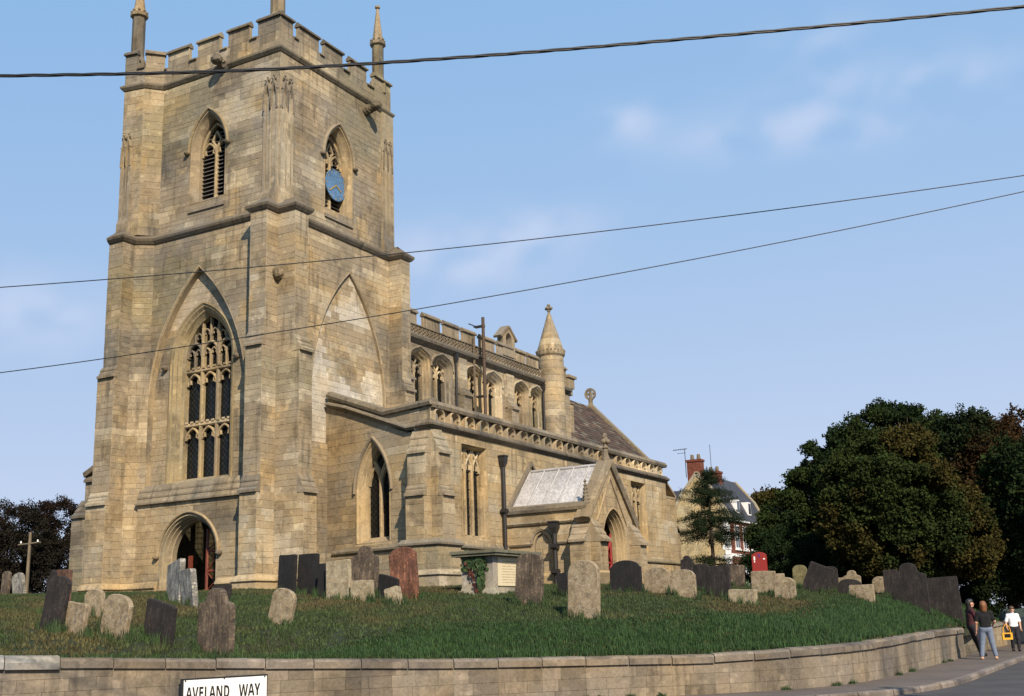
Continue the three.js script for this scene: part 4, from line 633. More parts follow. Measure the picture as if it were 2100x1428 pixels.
mat('asphalt', [1, 1, 1], .95, { map: pixTex(512, (u, v) => { const k = .235 + (vnoise(u * 200, v * 200, 1.5, 200) - .5) * .1 + (fbm(u * 8, v * 8, 2.5, 3, 8) - .5) * .12; return [k * 1.08, k, k * .97]; }), bumpMap: bumpTex, bumpScale: .008 });
mat('paving', [1, 1, 1], .95, { map: pixTex(512, (u, v) => { const k = .32 + (vnoise(u * 180, v * 180, 5.5, 180) - .5) * .1 + (fbm(u * 9, v * 9, 8.5, 3, 9) - .5) * .16; return [k * 1.1, k * .97, k * .87]; }), bumpMap: bumpTex, bumpScale: .006 });
mat('earth', [.10, .10, .05], 1, { map: grainTex });
{
  const g = new THREE.PlaneGeometry(3000, 3000, 1, 1); g.rotateX(-Math.PI / 2); g.translate(0, -.4, 0); struct('ground', g, M.earth);
  const path = [...WP.map(([x, z]) => [x, z]), [60, 18.65]];
  const strip = (d0, d1, y0, y1) => { const a = offsetPlan(path, d0), c = offsetPlan(path, d1), b = new B(); for (let i = 0; i < path.length - 1; i++) b.quad([a[i][0], y0, a[i][1]], [c[i][0], y1, c[i][1]], [c[i + 1][0], y1, c[i + 1][1]], [a[i + 1][0], y0, a[i + 1][1]]); return b; };
  struct('pavement', strip(-.1, 1.62, .16, .14).build(0, 4), M.paving);
  struct('road', strip(1.7, 10.4, .02, .02).build(0, 5), M.asphalt);
  struct('near_verge', strip(10.3, 60, .1, .1).build(0, 6), M.lawn);
  const kerb = new THREE.Group(); kerb.name = 'kerb'; kerb.userData = { kind: 'structure' }; scene.add(kerb);
  const curve = new THREE.CatmullRomCurve3(offsetPlan(path, 1.62).map(([x, z]) => new THREE.Vector3(x, 0, z))), n = 96, L = curve.getSpacedPoints(n);
  for (let i = 0; i < n; i++) { const a = L[i], c = L[i + 1], F = frame(a.x, a.z, c.x - a.x, c.z - a.z), b = new B(), l = a.distanceTo(c), k = .8 + .4 * hash3(i, 3, 7); b.col = [.27 * k, .22 * k, .18 * k]; prism(b, F, [[-.02, -.1], [.13, -.1], [.13, .1], [.1, .142], [-.02, .146]], .006, l - .006); part('kerbstone', b.build(), M.stone, kerb); }
}
// ---------------------------------------------------------------- churchyard wall
const wallCurve = new THREE.CatmullRomCurve3(WP.map(([x, z, t]) => new THREE.Vector3(x, t, z)));
{
  const w = thing('churchyard_wall', 'low block boundary wall with stone coping, curving along the road', 'wall');
  const len = wallCurve.getLength(), n = Math.round(len / .92), P = wallCurve.getSpacedPoints(n), blocks = [], core = new B([.31, .25, .185]);
  const col = (r, x, y, z) => { const m = fbm(x * .5 + 9, y * .9, z * .5, 3), st = sstep(.55, .7, fbm(x * 1.7 + 3, y * .35, z * 1.7, 3)); const k = (.98 + .04 * r) * (1 - .34 * st); return [lerp(.275, .33, m) * k, lerp(.225, .265, m) * k, lerp(.165, .185, m) * k]; };
  for (let i = 0; i < n; i++) {
    const a = P[i], c = P[i + 1], l = Math.hypot(c.x - a.x, c.z - a.z), F = frame(a.x, a.z, c.x - a.x, c.z - a.z), old = a.x < -14.9;
    const H = old ? .24 : .17, ov = old ? .09 : .055, j = (hash3(i, 5, 5) - .5) * .016, y = (t) => lerp(a.y, c.y, t) + j + (old ? .05 : 0);
    if (a.x < -24) continue;
    const b = new B(); const k = .8 + .45 * hash3(i, 8, 2); b.col = old ? [.36 * k, .33 * k, .28 * k] : [.24 * k, .195 * k, .145 * k];
    const prof = old ? [[-.5, -H], [ov, -H], [ov + .02, -H * .5], [-.02, -.02], [-.22, .0], [-.44, -.04]] : [[-.46, -H], [ov, -H], [ov, -.05], [ov - .05, -.008], [-.2, .012], [-.4, -.008], [-.46, -.05]];
    const e0 = .008, e1 = l - .008, q = (p, u) => F.at(u, y(u / l) + p[1], p[0]); for (let m = 0; m < prof.length; m++) { const p = prof[m], r = prof[(m + 1) % prof.length]; b.quad(q(p, e0), q(r, e0), q(r, e1), q(p, e1)); } b.fan(prof.map((p) => q(p, e0))); b.fan(prof.slice().reverse().map((p) => q(p, e1))); part('coping_stone', b.build(), M.stone, w);
    const t0 = y(0) - H, t1 = y(1) - H; core.geo(coreGeo(F, [[-.02, -.4], [l + .02, -.4], [l + .02, t1], [-.02, t0]], [], .36));
  }
  // blocks in level courses, stepping with the wall
  for (let i = 0; i < n; i++) { const a = P[i], c = P[i + 1]; if (a.x < -24) continue; const l = Math.hypot(c.x - a.x, c.z - a.z), F = frame(a.x, a.z, c.x - a.x, c.z - a.z), H = a.x < -14.9 ? .2 : .175;
    courses(F, [[0, -.1], [l, -.1], [l, c.y - H], [0, a.y - H]], [], { seed: 300 + i, J: .001, h: [.224, .226], len: [.44, .47], store: (F2, polys, w0, rect) => { const m = F2.at((rect[0] + rect[2]) / 2, (rect[1] + rect[3]) / 2), b = new B(col(hash3(Math.round(m[0] * 31), Math.round(m[1] * 37), Math.round(m[2] * 41)), ...m)); for (const p of polys) { const inn = p.length === 4 ? shrink(p, .0015) : p; b.fan(inn.map(([u, v]) => F2.at(u, v, w0 * .4))); for (let e = 0; e < p.length; e++) { const s = p[e], t = p[(e + 1) % p.length]; b.quad(F2.at(...s, -.02), F2.at(...t, -.02), F2.at(...t, w0 * .12 - .002), F2.at(...s, w0 * .12 - .002)); } } const d = Math.hypot(m[0] - EYE.x, m[2] - EYE.z), vis = m[1] > (m[0] < -3 ? .1 : 0) && m[0] > -16; blocks.push({ b, s: (vis ? 1 : .01) * (rect[2] - rect[0]) * (rect[3] - rect[1]) / d / d }); } }); }
  blocks.sort((a, b) => b.s - a.s); blocks.slice(0, 300).forEach((q) => part('block', q.b.build(), M.stone, w)); const rest = new B(); blocks.slice(300).forEach((q) => { rest.p.push(...q.b.p); rest.c.push(...q.b.c); }); if (rest.p.length) part('blockwork', rest.build(), M.stone, w).userData.kind = 'stuff';
  part('wall_core', core.build(), M.stone, w);
  // return at the wall's east end and the walls beyond the gateway
  const e = new B([.3, .25, .2]); e.box(11.95, 12.36, -.3, .93, 18.3, 18.62); part('wall_end', e.build(), M.stone, w);
}
function plainWall(name, label, pts, th, cop) { const w = thing(name, label, 'wall'), r = rng(pts.length * 77); for (let i = 0; i < pts.length - 1; i++) { const [ax, az, at] = pts[i], [bx, bz, bt] = pts[i + 1], F = frame(ax, az, bx - ax, bz - az), l = Math.hypot(bx - ax, bz - az); const core = new B([.26, .23, .19]); core.geo(coreGeo(F, [[0, -.3], [l, -.3], [l, bt], [0, at]], [], th)); part('wall_core', core.build(), M.stone, w); courses(F, [[0, -.1], [l, -.1], [l, bt], [0, at]], [], { seed: 500 + i, h: [.2, .26], len: [.4, .6], store: (F2, polys, w0, rect, c) => { const b = new B(c.map((k) => k * .8)); polys.forEach((p) => b.fan(p.map(([u, v]) => F2.at(u, v, w0 * .4)))); part('block', b.build(), M.stone, w); } }); for (let u = 0; u < l - .1; u += .8) { const b = new B([.3 + r() * .08, .28 + r() * .06, .23]); const t = lerp(at, bt, u / l); prism(b, F, [[-th - .06, t], [.06, t], [.06, t + .1], [-.1, t + .17], [-th - .06, t + .12]], u + .006, Math.min(u + .79, l)); part('coping_stone', b.build(), M.stone, w); } } }
plainWall('gateway_wall', 'short shaded wall piece behind the people at the gateway', [[13.6, 17.3, .78], [17.2, 18.35, .85]], .35);
plainWall('roadside_wall', 'stone wall running on along the pavement beyond the gateway', [[17.2, 18.35, .9], [24, 18.6, 1.0], [34, 18.7, 1.05]], .4);
plainWall('garden_wall', 'pale wall standing back above the roadside wall at the right edge', [[21.5, 15.6, 1.75], [30, 17.4, 1.75]], .35);
// ---------------------------------------------------------------- grass
const blade = (n, h, spread, seed) => { const r = rng(seed), p = [], nn = []; for (let i = 0; i < n; i++) { const a = r() * 6.28, q = r() * spread, x = Math.cos(a) * q, z = Math.sin(a) * q, b = r() * 6.28, hh = h * (.6 + r() * .6), w = .006 + r() * .005, lx = Math.cos(b) * hh * .45 * r(), lz = Math.sin(b) * hh * .45 * r(), c = Math.cos(b + 1.57) * w, s = Math.sin(b + 1.57) * w; p.push(x - c, 0, z - s, x + c, 0, z + s, x + lx * .4 + c * .7, hh * .6, z + lz * .4 + s * .7, x - c, 0, z - s, x + lx * .4 + c * .7, hh * .6, z + lz * .4 + s * .7, x + lx * .4 - c * .7, hh * .6, z + lz * .4 - s * .7, x + lx * .4 - c * .7, hh * .6, z + lz * .4 - s * .7, x + lx * .4 + c * .7, hh * .6, z + lz * .4 + s * .7, x + lx, hh, z + lz); } const g = new THREE.BufferGeometry(); g.setAttribute('position', new THREE.Float32BufferAttribute(p, 3)); g.computeVertexNormals(); return g; };
{
  mat('grass', [1, 1, 1], .8, { side: THREE.DoubleSide });
  const inChurch = (x, z) => (x > -1 && x < 7.2 && z > -7.3 && z < .9) || (x > 1.2 && x < 32 && z > -7 && z < 5.2) || (x > 6 && x < 10.5 && z > 4 && z < 8.3);
  const field = (name, geo, N, test, hmin, hmax, colf, seed) => {
    const r = rng(seed), items = []; let guard = 0;
    while (items.length < N && guard++ < N * 12) { const x = -23 + r() * 47, z = -19 + r() * 38; const q = wallInfo(x, z); if (!q.inside || q.d < .25 || inChurch(x, z)) continue; const k = test(x, z, q.d, r); if (!k) continue; items.push([x, ground(x, z) - .01, z, r() * 6.28, lerp(hmin, hmax, r()) * k, r()]); }
    const m = new THREE.InstancedMesh(geo, M.grass, items.length), M4 = new THREE.Matrix4(), c = new THREE.Color(), e = new THREE.Euler(), qn = new THREE.Quaternion();
    items.forEach(([x, y, z, a, h, t], i) => { M4.compose(new THREE.Vector3(x, y, z), qn.setFromEuler(e.set(0, a, 0)), new THREE.Vector3(1.2, h, 1.2)); m.setMatrixAt(i, M4); m.setColorAt(i, c.setRGB(...colf(x, z, t))); });
    m.name = name; m.userData = { kind: 'stuff', label: name === 'mown_grass' ? 'short mown churchyard grass' : 'long lush grass along the bank by the wall', category: 'grass' }; scene.add(m);
  };
  const gcol = (x, z, t) => { const d = sstep(.44, .62, fbm(x * .45, z * .45, 5.5, 3)) * (.7 + .6 * vnoise(x * 2.1, z * 2.1, 3.3)), k = .55 + t * .9; return [lerp(.030, .068, d) * k, lerp(.050, .058, d) * k, lerp(.010, .018, d) * k]; };
  const lcol = (x, z, t) => { const k = .6 + t * .8; return [.022 * k, .058 * k, .011 * k]; };
  field('mown_grass', blade(16, .085, .16, 5), 60000, (x, z, d) => d < 19 && x < 24, .7, 1.2, gcol, 11);
  field('long_grass', blade(18, .13, .15, 6), 26000, (x, z, d, r) => { const edge = .35 + 2.6 * sstep(-11.5, -6, x) * (.75 + .5 * fbm(x * .6, z * .6, 8.5, 2)); return d < edge ? .55 + .6 * sstep(edge, edge * .5, d) : 0; }, .6, 1.25, lcol, 12);
}
// ---------------------------------------------------------------- gravestones
const slabTex = pixTex(512, (u, v) => { const a = fbm(u * 6, v * 6, 2.5, 4, 6), s = sstep(.55, .68, fbm(u * 30, v * 30, 6.5, 3, 30)), f = vnoise(u * 190, v * 190, 4.5, 190), sv = (q) => fbm(u * 30, q * 4 + 20, 7.5, 2, 0), st = sstep(.5, .7, lerp(sv(v), sv(v - 1), v)); const k = .62 + (a - .5) * .7 + (f - .5) * .22 + st * .2; return [k + s * .22, k + s * .22, k + s * .14]; });
mat('g_slate', [.042, .033, .031], .95, { map: slabTex, bumpMap: bumpTex, bumpScale: .006 }); mat('g_black', [.017, .015, .016], .9, { map: slabTex }); mat('g_brown', [.21, .155, .11], .95, { map: slabTex, bumpMap: bumpTex, bumpScale: .008 }); mat('g_red', [.20, .10, .065], .95, { map: slabTex });
mat('g_redstone', [.33, .14, .085], .95, { map: slabTex, bumpMap: bumpTex, bumpScale: .006 }); mat('g_grey', [.46, .43, .38], .95, { map: slabTex, bumpMap: bumpTex, bumpScale: .008 }); mat('g_pale', [.88, .82, .68], .95, { map: lichenTex, bumpMap: bumpTex, bumpScale: .01 }); mat('g_lichen', [.78, .70, .58], .97, { map: lichenTex, bumpMap: bumpTex, bumpScale: .014 }); mat('g_moss', [.42, .42, .25], .97, { map: lichenTex });
function stoneShape(kind, w, h, r) {
  const s = new THREE.Shape(), a = w / 2, j = () => (r() - .5) * .02; s.moveTo(-a, -.35); s.lineTo(a + j(), -.35); s.lineTo(a + j() , h * .3);
  if (kind === 'square') { s.lineTo(a + j(), h - .03); s.quadraticCurveTo(a, h, a - .04, h); s.lineTo(0, h + j()); s.lineTo(-a + .04, h + j()); s.quadraticCurveTo(-a, h, -a, h - .04); }
  else if (kind === 'slant') { s.lineTo(a, h * .84); s.lineTo(a - .06, h * .88); s.lineTo(-a * .4, h * .98); s.lineTo(-a + .02, h); s.lineTo(-a, h - .04); }
  else if (kind === 'arch') { s.lineTo(a, h - w * .42); s.bezierCurveTo(a, h - w * .12, a * .55, h, 0, h); s.bezierCurveTo(-a * .55, h, -a, h - w * .12, -a, h - w * .42); }
  else if (kind === 'round') { const q = Math.min(.16, w * .25); s.lineTo(a, h - q); s.lineTo(a - q * .4, h - q * .45); s.quadraticCurveTo(a * .5, h + .01, 0, h); s.quadraticCurveTo(-a * .5, h + .01, -a + q * .4, h - q * .45); s.lineTo(-a, h - q); }
  else if (kind === 'shoulder') { const q = w * .16; s.lineTo(a, h - q * 1.3); s.quadraticCurveTo(a * .86, h - q * 1.2, a * .8, h - q * .7); s.quadraticCurveTo(a * .5, h, 0, h); s.quadraticCurveTo(-a * .5, h, -a * .8, h - q * .7); s.quadraticCurveTo(-a * .86, h - q * 1.2, -a, h - q * 1.3); }
  else if (kind === 'cross') { s.lineTo(a * .5, h * .6); s.lineTo(a, h * .66); s.lineTo(a * .9, h * .86); s.lineTo(a * .4, h * .84); s.quadraticCurveTo(a * .4, h, 0, h); s.quadraticCurveTo(-a * .4, h, -a * .4, h * .84); s.lineTo(-a * .9, h * .86); s.lineTo(-a, h * .66); s.lineTo(-a * .5, h * .6); s.lineTo(-a, h * .3); }
  else { const q = w * .32; s.lineTo(a, h - q * 1.35); s.quadraticCurveTo(a, h - q, a * .72, h - q * .95); s.quadraticCurveTo(a * .5, h - q * .9, a * .5, h - q * .55); s.quadraticCurveTo(a * .42, h, 0, h); s.quadraticCurveTo(-a * .42, h, -a * .5, h - q * .55); s.quadraticCurveTo(-a * .5, h - q * .9, -a * .72, h - q * .95); s.quadraticCurveTo(-a, h - q, -a, h - q * 1.35); }
  s.lineTo(-a, -.35); return s;
}
const GRAVES = [
[-12.96,5.60,1.86,0.47,1.06,8,15,'round','slate','tall dark headstone leaning right near the left edge of the churchyard',0.11],
[-11.17,3.70,2.23,0.40,0.96,0,0,'square','red','reddish brown headstone behind the tall dark leaning one',0.11],
[-11.54,3.79,2.20,0.25,0.98,4,0,'cross','slate','dark carved headstone peeping out behind the tall leaning one',0.11],
[-12.78,6.01,1.79,0.62,0.60,8,0,'square','lichen','small lichened headstone beside the tall dark leaning one',0.11],
[-11.03,4.61,2.12,0.48,0.60,-3,0,'shoulder','lichen','small shouldered headstone below the north west corner of the tower',0.11],
[-12.35,6.65,1.70,0.72,0.83,12,0,'round','lichen','pinkish lichened headstone leaning right, with clipped shoulders',0.11],
[-11.94,7.44,1.58,0.74,0.80,7,0,'slant','slate','dark slate headstone with a slanting broken top',0.11],
[-11.60,8.63,1.32,0.87,1.26,3,0,'ogee','brown','brown ogee topped headstone just behind the boundary wall',0.14],
[-7.51,3.38,2.47,0.87,1.03,-8,-25,'square','grey','left one of two grey headstones leaning together by the west door',0.14],
[-7.83,4.19,2.37,0.81,0.97,-11,-25,'slant','grey','right one of two grey headstones leaning together by the west door',0.14],
[-7.38,4.80,2.34,0.54,0.51,0,0,'square','slate','low dark stone in front of the west door step',0.11],
[0.79,-12.98,3.01,0.65,1.21,-12,0,'round','grey','pale leaning headstone far off near the telegraph pole',0.11],
[0.94,-14.13,3.01,0.40,1.31,0,0,'round','brown','small brown headstone far off at the left edge',0.11],
[-9.14,8.09,1.82,0.58,0.79,16,0,'round','lichen','pale headstone leaning far right in open grass before the tower buttress',0.11],
[-4.22,4.14,2.64,0.58,1.07,0,0,'square','black','left one of two black slabs against the tower corner',0.11],
[-3.95,4.62,2.62,0.65,1.10,0,0,'square','black','right one of two black slabs against the tower corner',0.11],
[-4.32,5.45,2.52,0.34,0.92,2,0,'square','black','narrow dark slab between the black slabs and the pale headstone',0.11],
[-4.54,6.14,2.44,0.74,1.02,-3,0,'square','pale','pale flat topped headstone beside the black slabs',0.11],
[-3.10,5.87,2.58,0.84,1.31,1,0,'ogee','brown','brown round headed headstone in front of the aisle wall',0.11],
[-4.65,6.97,2.35,0.63,0.55,0,0,'square','pale','short pale headstone in front of the brown round headed one',0.11],
[-3.95,7.26,2.37,0.59,0.66,6,0,'slant','black','small dark slab leaning beside the red headstone',0.11],
[-3.36,7.41,2.41,0.78,1.36,-4,0,'shoulder','redstone','tall brick red headstone in front of the aisle corner',0.11],
[-4.66,7.99,2.24,0.36,0.45,-14,0,'square','pale','small pale block leaning left in front of the red headstone',0.20],
[-3.00,10.85,2.12,0.73,1.30,5,0,'round','brown','large brown headstone leaning right in front of the chest tomb',0.11],
[-0.69,10.75,2.35,0.30,0.64,-10,0,'square','black','dark slab leaning left behind the large pale rounded headstone',0.11],
[-4.00,12.85,1.77,0.75,1.36,3,0,'arch','lichen','large pale lichened headstone with rounded top in front of the porch',0.16],
[1.28,11.63,2.40,0.89,0.91,0,0,'shoulder','black','wide dark headstone in front of the porch door',0.11],
[2.09,12.25,2.35,0.78,0.77,-2,0,'shoulder','lichen','left one of two pale headstones standing together right of the porch',0.11],
[1.32,13.30,2.20,0.69,0.78,0,0,'round','lichen','right one of two pale headstones standing together right of the porch',0.11],
[8.66,10.65,2.71,0.41,1.05,0,0,'ogee','slate','tall narrow dark headstone below the aisle corner',0.11],
[5.06,12.47,2.44,0.43,0.84,0,0,'square','slate','dark headstone left of the widest dark one below the conifer',0.11],
[2.97,13.73,2.21,0.69,0.91,0,0,'square','slate','wide dark square headstone below the conifer',0.11],
[9.20,12.18,2.61,0.52,0.75,0,0,'square','brown','brown headstone behind and right of the wide dark square one',0.11],
[1.84,14.77,1.99,0.71,0.42,3,0,'square','pale','low pale block lying in the grass in front of the dark headstones',0.25],
[6.03,14.08,2.31,0.73,0.69,2,0,'square','lichen','pale square headstone below the red notice board',0.11],
[7.70,14.06,2.39,0.37,0.57,0,0,'square','lichen','narrow pale headstone between two larger ones below the notice board',0.11],
[4.96,15.04,2.10,0.59,0.66,0,0,'shoulder','lichen','pale shaped headstone in front of the narrow pale one',0.11],
[15.59,12.55,2.60,0.52,0.93,0,0,'round','moss','mossy round topped headstone left of the tilted slate',0.11],
[9.32,14.67,2.34,0.75,0.95,24,0,'square','slate','purple grey slate headstone tilted far to the right',0.11],
[15.88,13.64,2.52,0.52,0.91,0,0,'round','slate','dull headstone right of the tilted slate, under the trees',0.11],
[16.94,13.76,2.50,0.26,0.51,0,0,'square','lichen','tiny pale headstone beside the shouldered one under the trees',0.11],
[16.06,14.40,2.40,0.62,0.86,0,0,'ogee','lichen','pale shouldered headstone half hidden behind a dark one',0.11],
[10.19,15.65,2.21,0.74,0.54,6,0,'round','slate','small dark headstone behind the short pale wide one',0.11],
[8.23,16.48,1.97,0.73,0.56,0,0,'square','lichen','short pale wide headstone in front of the small dark one',0.11],
[16.27,15.35,2.25,0.58,0.73,4,0,'round','lichen','pale round headstone left of the big dark one',0.11],
[15.37,15.95,2.16,0.50,1.02,0,0,'square','slate','dark headstone half hidden by the biggest dark one',0.11],
[11.37,17.34,1.73,1.09,1.47,0,0,'ogee','slate','biggest dark headstone with curved top near the wall corner',0.11],
[13.70,17.91,1.39,1.22,1.38,-2,0,'square','slate','wide dark slab beside the biggest dark headstone',0.11]
];
GRAVES.forEach(([x, z, y, w, h, tilt, yaw, kind, m, label, th], i) => {
  const r = rng(900 + i), g = new THREE.ExtrudeGeometry(stoneShape(kind, w, h, r), { depth: th - .03, bevelEnabled: true, bevelSize: .015, bevelThickness: .015, bevelSegments: 2, curveSegments: 6 }); g.translate(0, 0, -th / 2 + .015);
  const uv = g.attributes.uv, ou = r(), ov = r(); for (let k = 0; k < uv.count; k++) uv.setXY(k, uv.getX(k) * .9 + ou, uv.getY(k) * .9 + ov);
  const o = single('gravestone', g, M['g_' + m], label, 'gravestone', 'gravestones in the churchyard');
  o.position.set(x, ground(x, z) - .02, z); o.rotation.order = 'YXZ'; o.rotation.set((r() - .6) * .12, -Math.PI / 2 + yaw * D2R + (r() - .5) * .16, -tilt * D2R);
});
{ // longer grass left uncut round the stones, and weeds along the foot of the wall
  const r = rng(55), items = []; GRAVES.forEach(([x, z, , w, , , yaw, , , , th]) => { const n = Math.round(10 + w * 14); for (let k = 0; k < n; k++) { const a = r() * 6.283, dx = Math.cos(a) * (th * .7 + r() * .12), dz = Math.sin(a) * (w * .55 + r() * .1), px = x + dx, pz = z + dz; items.push([px, ground(px, pz) - .01, pz, .55 + r() * .9]); } });
  const W = wallCurve.getSpacedPoints(160); W.forEach((p, i) => { if (hash3(i, 4, 9) > .13 || i > 158) return; const q = W[i + 1], l = Math.hypot(q.x - p.x, q.z - p.z); for (let k = 0; k < 5; k++) items.push([p.x - (q.z - p.z) / l * (.03 + r() * .06) + (r() - .5) * .25, .15, p.z + (q.x - p.x) / l * (.03 + r() * .06), .2 + r() * .4]); });
  const m = new THREE.InstancedMesh(blade(18, .2, .1, 9), M.grass, items.length), M4 = new THREE.Matrix4(), c = new THREE.Color(), q = new THREE.Quaternion(), e = new THREE.Euler(); items.forEach(([x, y, z, h], i) => { M4.compose(new THREE.Vector3(x, y, z), q.setFromEuler(e.set(0, r() * 6.28, 0)), new THREE.Vector3(1, h, 1)); m.setMatrixAt(i, M4); const k = .7 + r() * .7; m.setColorAt(i, c.setRGB(.026 * k, .052 * k, .012 * k)); });
  m.name = 'uncut_tufts'; m.userData = { kind: 'stuff', label: 'uncut grass tufts round the feet of the gravestones', category: 'grass' }; scene.add(m);
}
// chest tomb with a mossy slab, inscription panel and ivy
{
  const gx = -1.18, gz = 8.79, gy = ground(gx, gz) - .05, t = thing('chest_tomb', 'pale chest tomb with mossy slab and ivy beside the aisle', 'tomb', [gx, gy, gz]);
  const b = (fn, c) => { const q = new B(c); fn(q); return q.build(); };
  part('tomb_body', b((q) => q.box(0.04, 2.16, -.3, 1.12, -.96, -.04), [.44, .39, .31]), M.stone, t);
  part('plinth', b((q) => q.box(-.08, 2.28, -.3, .2, -1.08, .08).box(-.02, 2.2, .2, .26, -1.02, .02), [.48, .44, .34]), M.stone, t);
  part('slab', b((q) => { q.box(-.2, 2.4, 1.12, 1.19, -1.2, .2).box(-.24, 2.44, 1.19, 1.27, -1.24, .24); }, [.20, .19, .12]), M.stone, t, 'mossy overhanging table slab');
  part('corner_pilaster', b((q) => q.box(0, .26, .26, 1.12, -.26, 0), [.44, .39, .31]), M.stone, t); part('corner_pilaster', b((q) => q.box(0, .22, .26, 1.12, -1, -.8), [.44, .39, .31]), M.stone, t); part('corner_pilaster', b((q) => q.box(1.96, 2.2, .26, 1.12, -.26, 0), [.44, .39, .31]), M.stone, t);
  const c = document.createElement('canvas'); c.width = 512; c.height = 256; const k = c.getContext('2d'); k.fillStyle = '#cdbf9f'; k.fillRect(0, 0, 512, 256); k.fillStyle = '#9c8562'; const r = rng(4); for (let l = 0; l < 9; l++) { let x = 60 + r() * 30; const y = 30 + l * 24; while (x < 440) { const w = 5 + r() * 9; k.fillRect(x, y, w, l ? 8 : 13); x += w + 3 + (r() < .2 ? 12 : 0); } }
  const tx = new THREE.CanvasTexture(c); tx.colorSpace = THREE.SRGBColorSpace; const pg = new THREE.BoxGeometry(1.62, .78, .03); pg.translate(1.1, .7, -.02); part('inscription_panel', pg, new THREE.MeshStandardMaterial({ map: tx, roughness: .95 }), t);
  const iv = thing('ivy', 'green and red ivy climbing the end of the chest tomb', 'ivy', [gx, gy, gz]), rr = rng(31);
  const leafG = new THREE.CircleGeometry(.045, 5), im = new THREE.InstancedMesh(leafG, new THREE.MeshStandardMaterial({ color: 0xffffff, roughness: .7, side: THREE.DoubleSide }), 420); const M4 = new THREE.Matrix4(), col = new THREE.Color();
  const stems = [[-.62, .25, 1.1, 0], [-.45, .2, .75, 1], [-.3, .1, .3, 0]];
  for (let i = 0; i < 420; i++) { const red = i > 385, top = i < 240; let yy, zz; if (top) { yy = .75 + rr() * .5; zz = -.98 + rr() * .8 + (1 - yy) * .2; if (rr() < .4) { yy = .3 + rr() * .8; zz = -.35 + (rr() - .5) * .22; } } else { yy = .15 + rr() * .9; zz = red ? -.85 + (1.1 - yy) * .42 + (rr() - .5) * .08 : -.36 + (rr() - .5) * .1; } M4.compose(new THREE.Vector3(-.03 - rr() * .1, yy, zz), new THREE.Quaternion().setFromEuler(new THREE.Euler(rr() * 1.2 - .6, -1.57 + rr() - .5, rr() * 6)), new THREE.Vector3(1, 1, 1).multiplyScalar(.7 + rr() * .8)); im.setMatrixAt(i, M4); im.setColorAt(i, red ? col.setRGB(.06 + rr() * .05, .024, .012) : col.setRGB(.02 + rr() * .02, .045 + rr() * .03, .012)); }
  im.name = 'ivy_leaves'; im.userData = { kind: 'stuff' }; iv.add(im);
  const st = new THREE.TubeGeometry(new THREE.CatmullRomCurve3([new THREE.Vector3(-.1, -.05, -.3), new THREE.Vector3(-.06, .3, -.34), new THREE.Vector3(-.04, .7, -.4), new THREE.Vector3(-.04, 1.1, -.5)]), 12, .016, 6); part('ivy_stem', st, M.wood, iv);
}
// ---------------------------------------------------------------- trees and shrubs
M.leaf = new THREE.MeshPhysicalMaterial({ color: 0xffffff, roughness: 1, specularIntensity: .15, side: THREE.DoubleSide }); mat('bark', [.075, .055, .04], .95, { map: grainTex });
const sprayGeo = (n, size, seed, thin = 1) => { const r = rng(seed), p = []; for (let i = 0; i < n; i++) { const d = new THREE.Vector3(r() - .5, r() - .5, r() - .5).multiplyScalar(size * 2.2), a = new THREE.Vector3(r() - .5, (r() - .5) * .8, r() - .5).normalize(), b = new THREE.Vector3(r() - .5, r() - .5, r() - .5).cross(a).normalize(), l = size * (.6 + r() * .6), w = l * .34 * thin; const v = (s, t) => [d.x + a.x * l * s + b.x * w * t, d.y + a.y * l * s + b.y * w * t, d.z + a.z * l * s + b.z * w * t]; const A = v(0, 0), C = v(.5, 1), D = v(1, 0), E = v(.5, -1); p.push(...A, ...C, ...D, ...A, ...D, ...E); } const g = new THREE.BufferGeometry(); g.setAttribute('position', new THREE.Float32BufferAttribute(p, 3)); g.computeVertexNormals(); return g; };
const SPRAY = sprayGeo(16, .12, 3), SPRAYS = sprayGeo(14, .09, 4), NEEDLE = sprayGeo(16, .15, 5, .3);
function limb(a, b, r0, r1) { const d = b.clone().sub(a), g = new THREE.CylinderGeometry(r1, r0, d.length(), 7); g.applyQuaternion(new THREE.Quaternion().setFromUnitVectors(new THREE.Vector3(0, 1, 0), d.clone().normalize())); g.translate(...a.clone().addScaledVector(d, .5).toArray()); return g; }
function foliage(parent, lobes, n, geo, colf, seed, name = 'crown', shell = .45) {
  const r = rng(seed), m = new THREE.InstancedMesh(geo, M.leaf, n), M4 = new THREE.Matrix4(), c = new THREE.Color(), q = new THREE.Quaternion(), e = new THREE.Euler();
  const vol = lobes.map((l) => l[3] * l[4] * l[5]), tot = vol.reduce((a, b) => a + b, 0);
  for (let i = 0; i < n;) {
    let k = r() * tot, li = 0; while (k > vol[li] && li < lobes.length - 1) k -= vol[li++]; const L = lobes[li];
    const d = new THREE.Vector3(r() * 2 - 1, r() * 2 - 1, r() * 2 - 1); if (d.lengthSq() > 1 || d.lengthSq() < 1e-4) continue; d.normalize();
    const bump = .55 + .9 * fbm(d.x * 2.6 + L[0] + seed, d.y * 2.2 + L[1], d.z * 2.2 + L[2], 3), rad = Math.pow(shell + (1 - shell) * r(), .5) * bump;
    const x = L[0] + d.x * L[3] * rad, y = L[1] + d.y * L[4] * rad, z = L[2] + d.z * L[5] * rad;
    if (fbm(x * 1.5 + seed, y * 2.0, z * 1.5, 2) < .47) continue;
    const s = .7 + r() * .7; M4.compose(new THREE.Vector3(x, y, z), q.setFromEuler(e.set(r() * 6.28, r() * 6.28, r() * 6.28)), new THREE.Vector3(s, s, s)); m.setMatrixAt(i, M4); m.setColorAt(i, c.setRGB(...colf(x, y, z, r()))); i++;
  }
  m.name = name; m.userData = { kind: 'stuff' }; m.castShadow = m.receiveShadow = true; parent.add(m); return m;
}
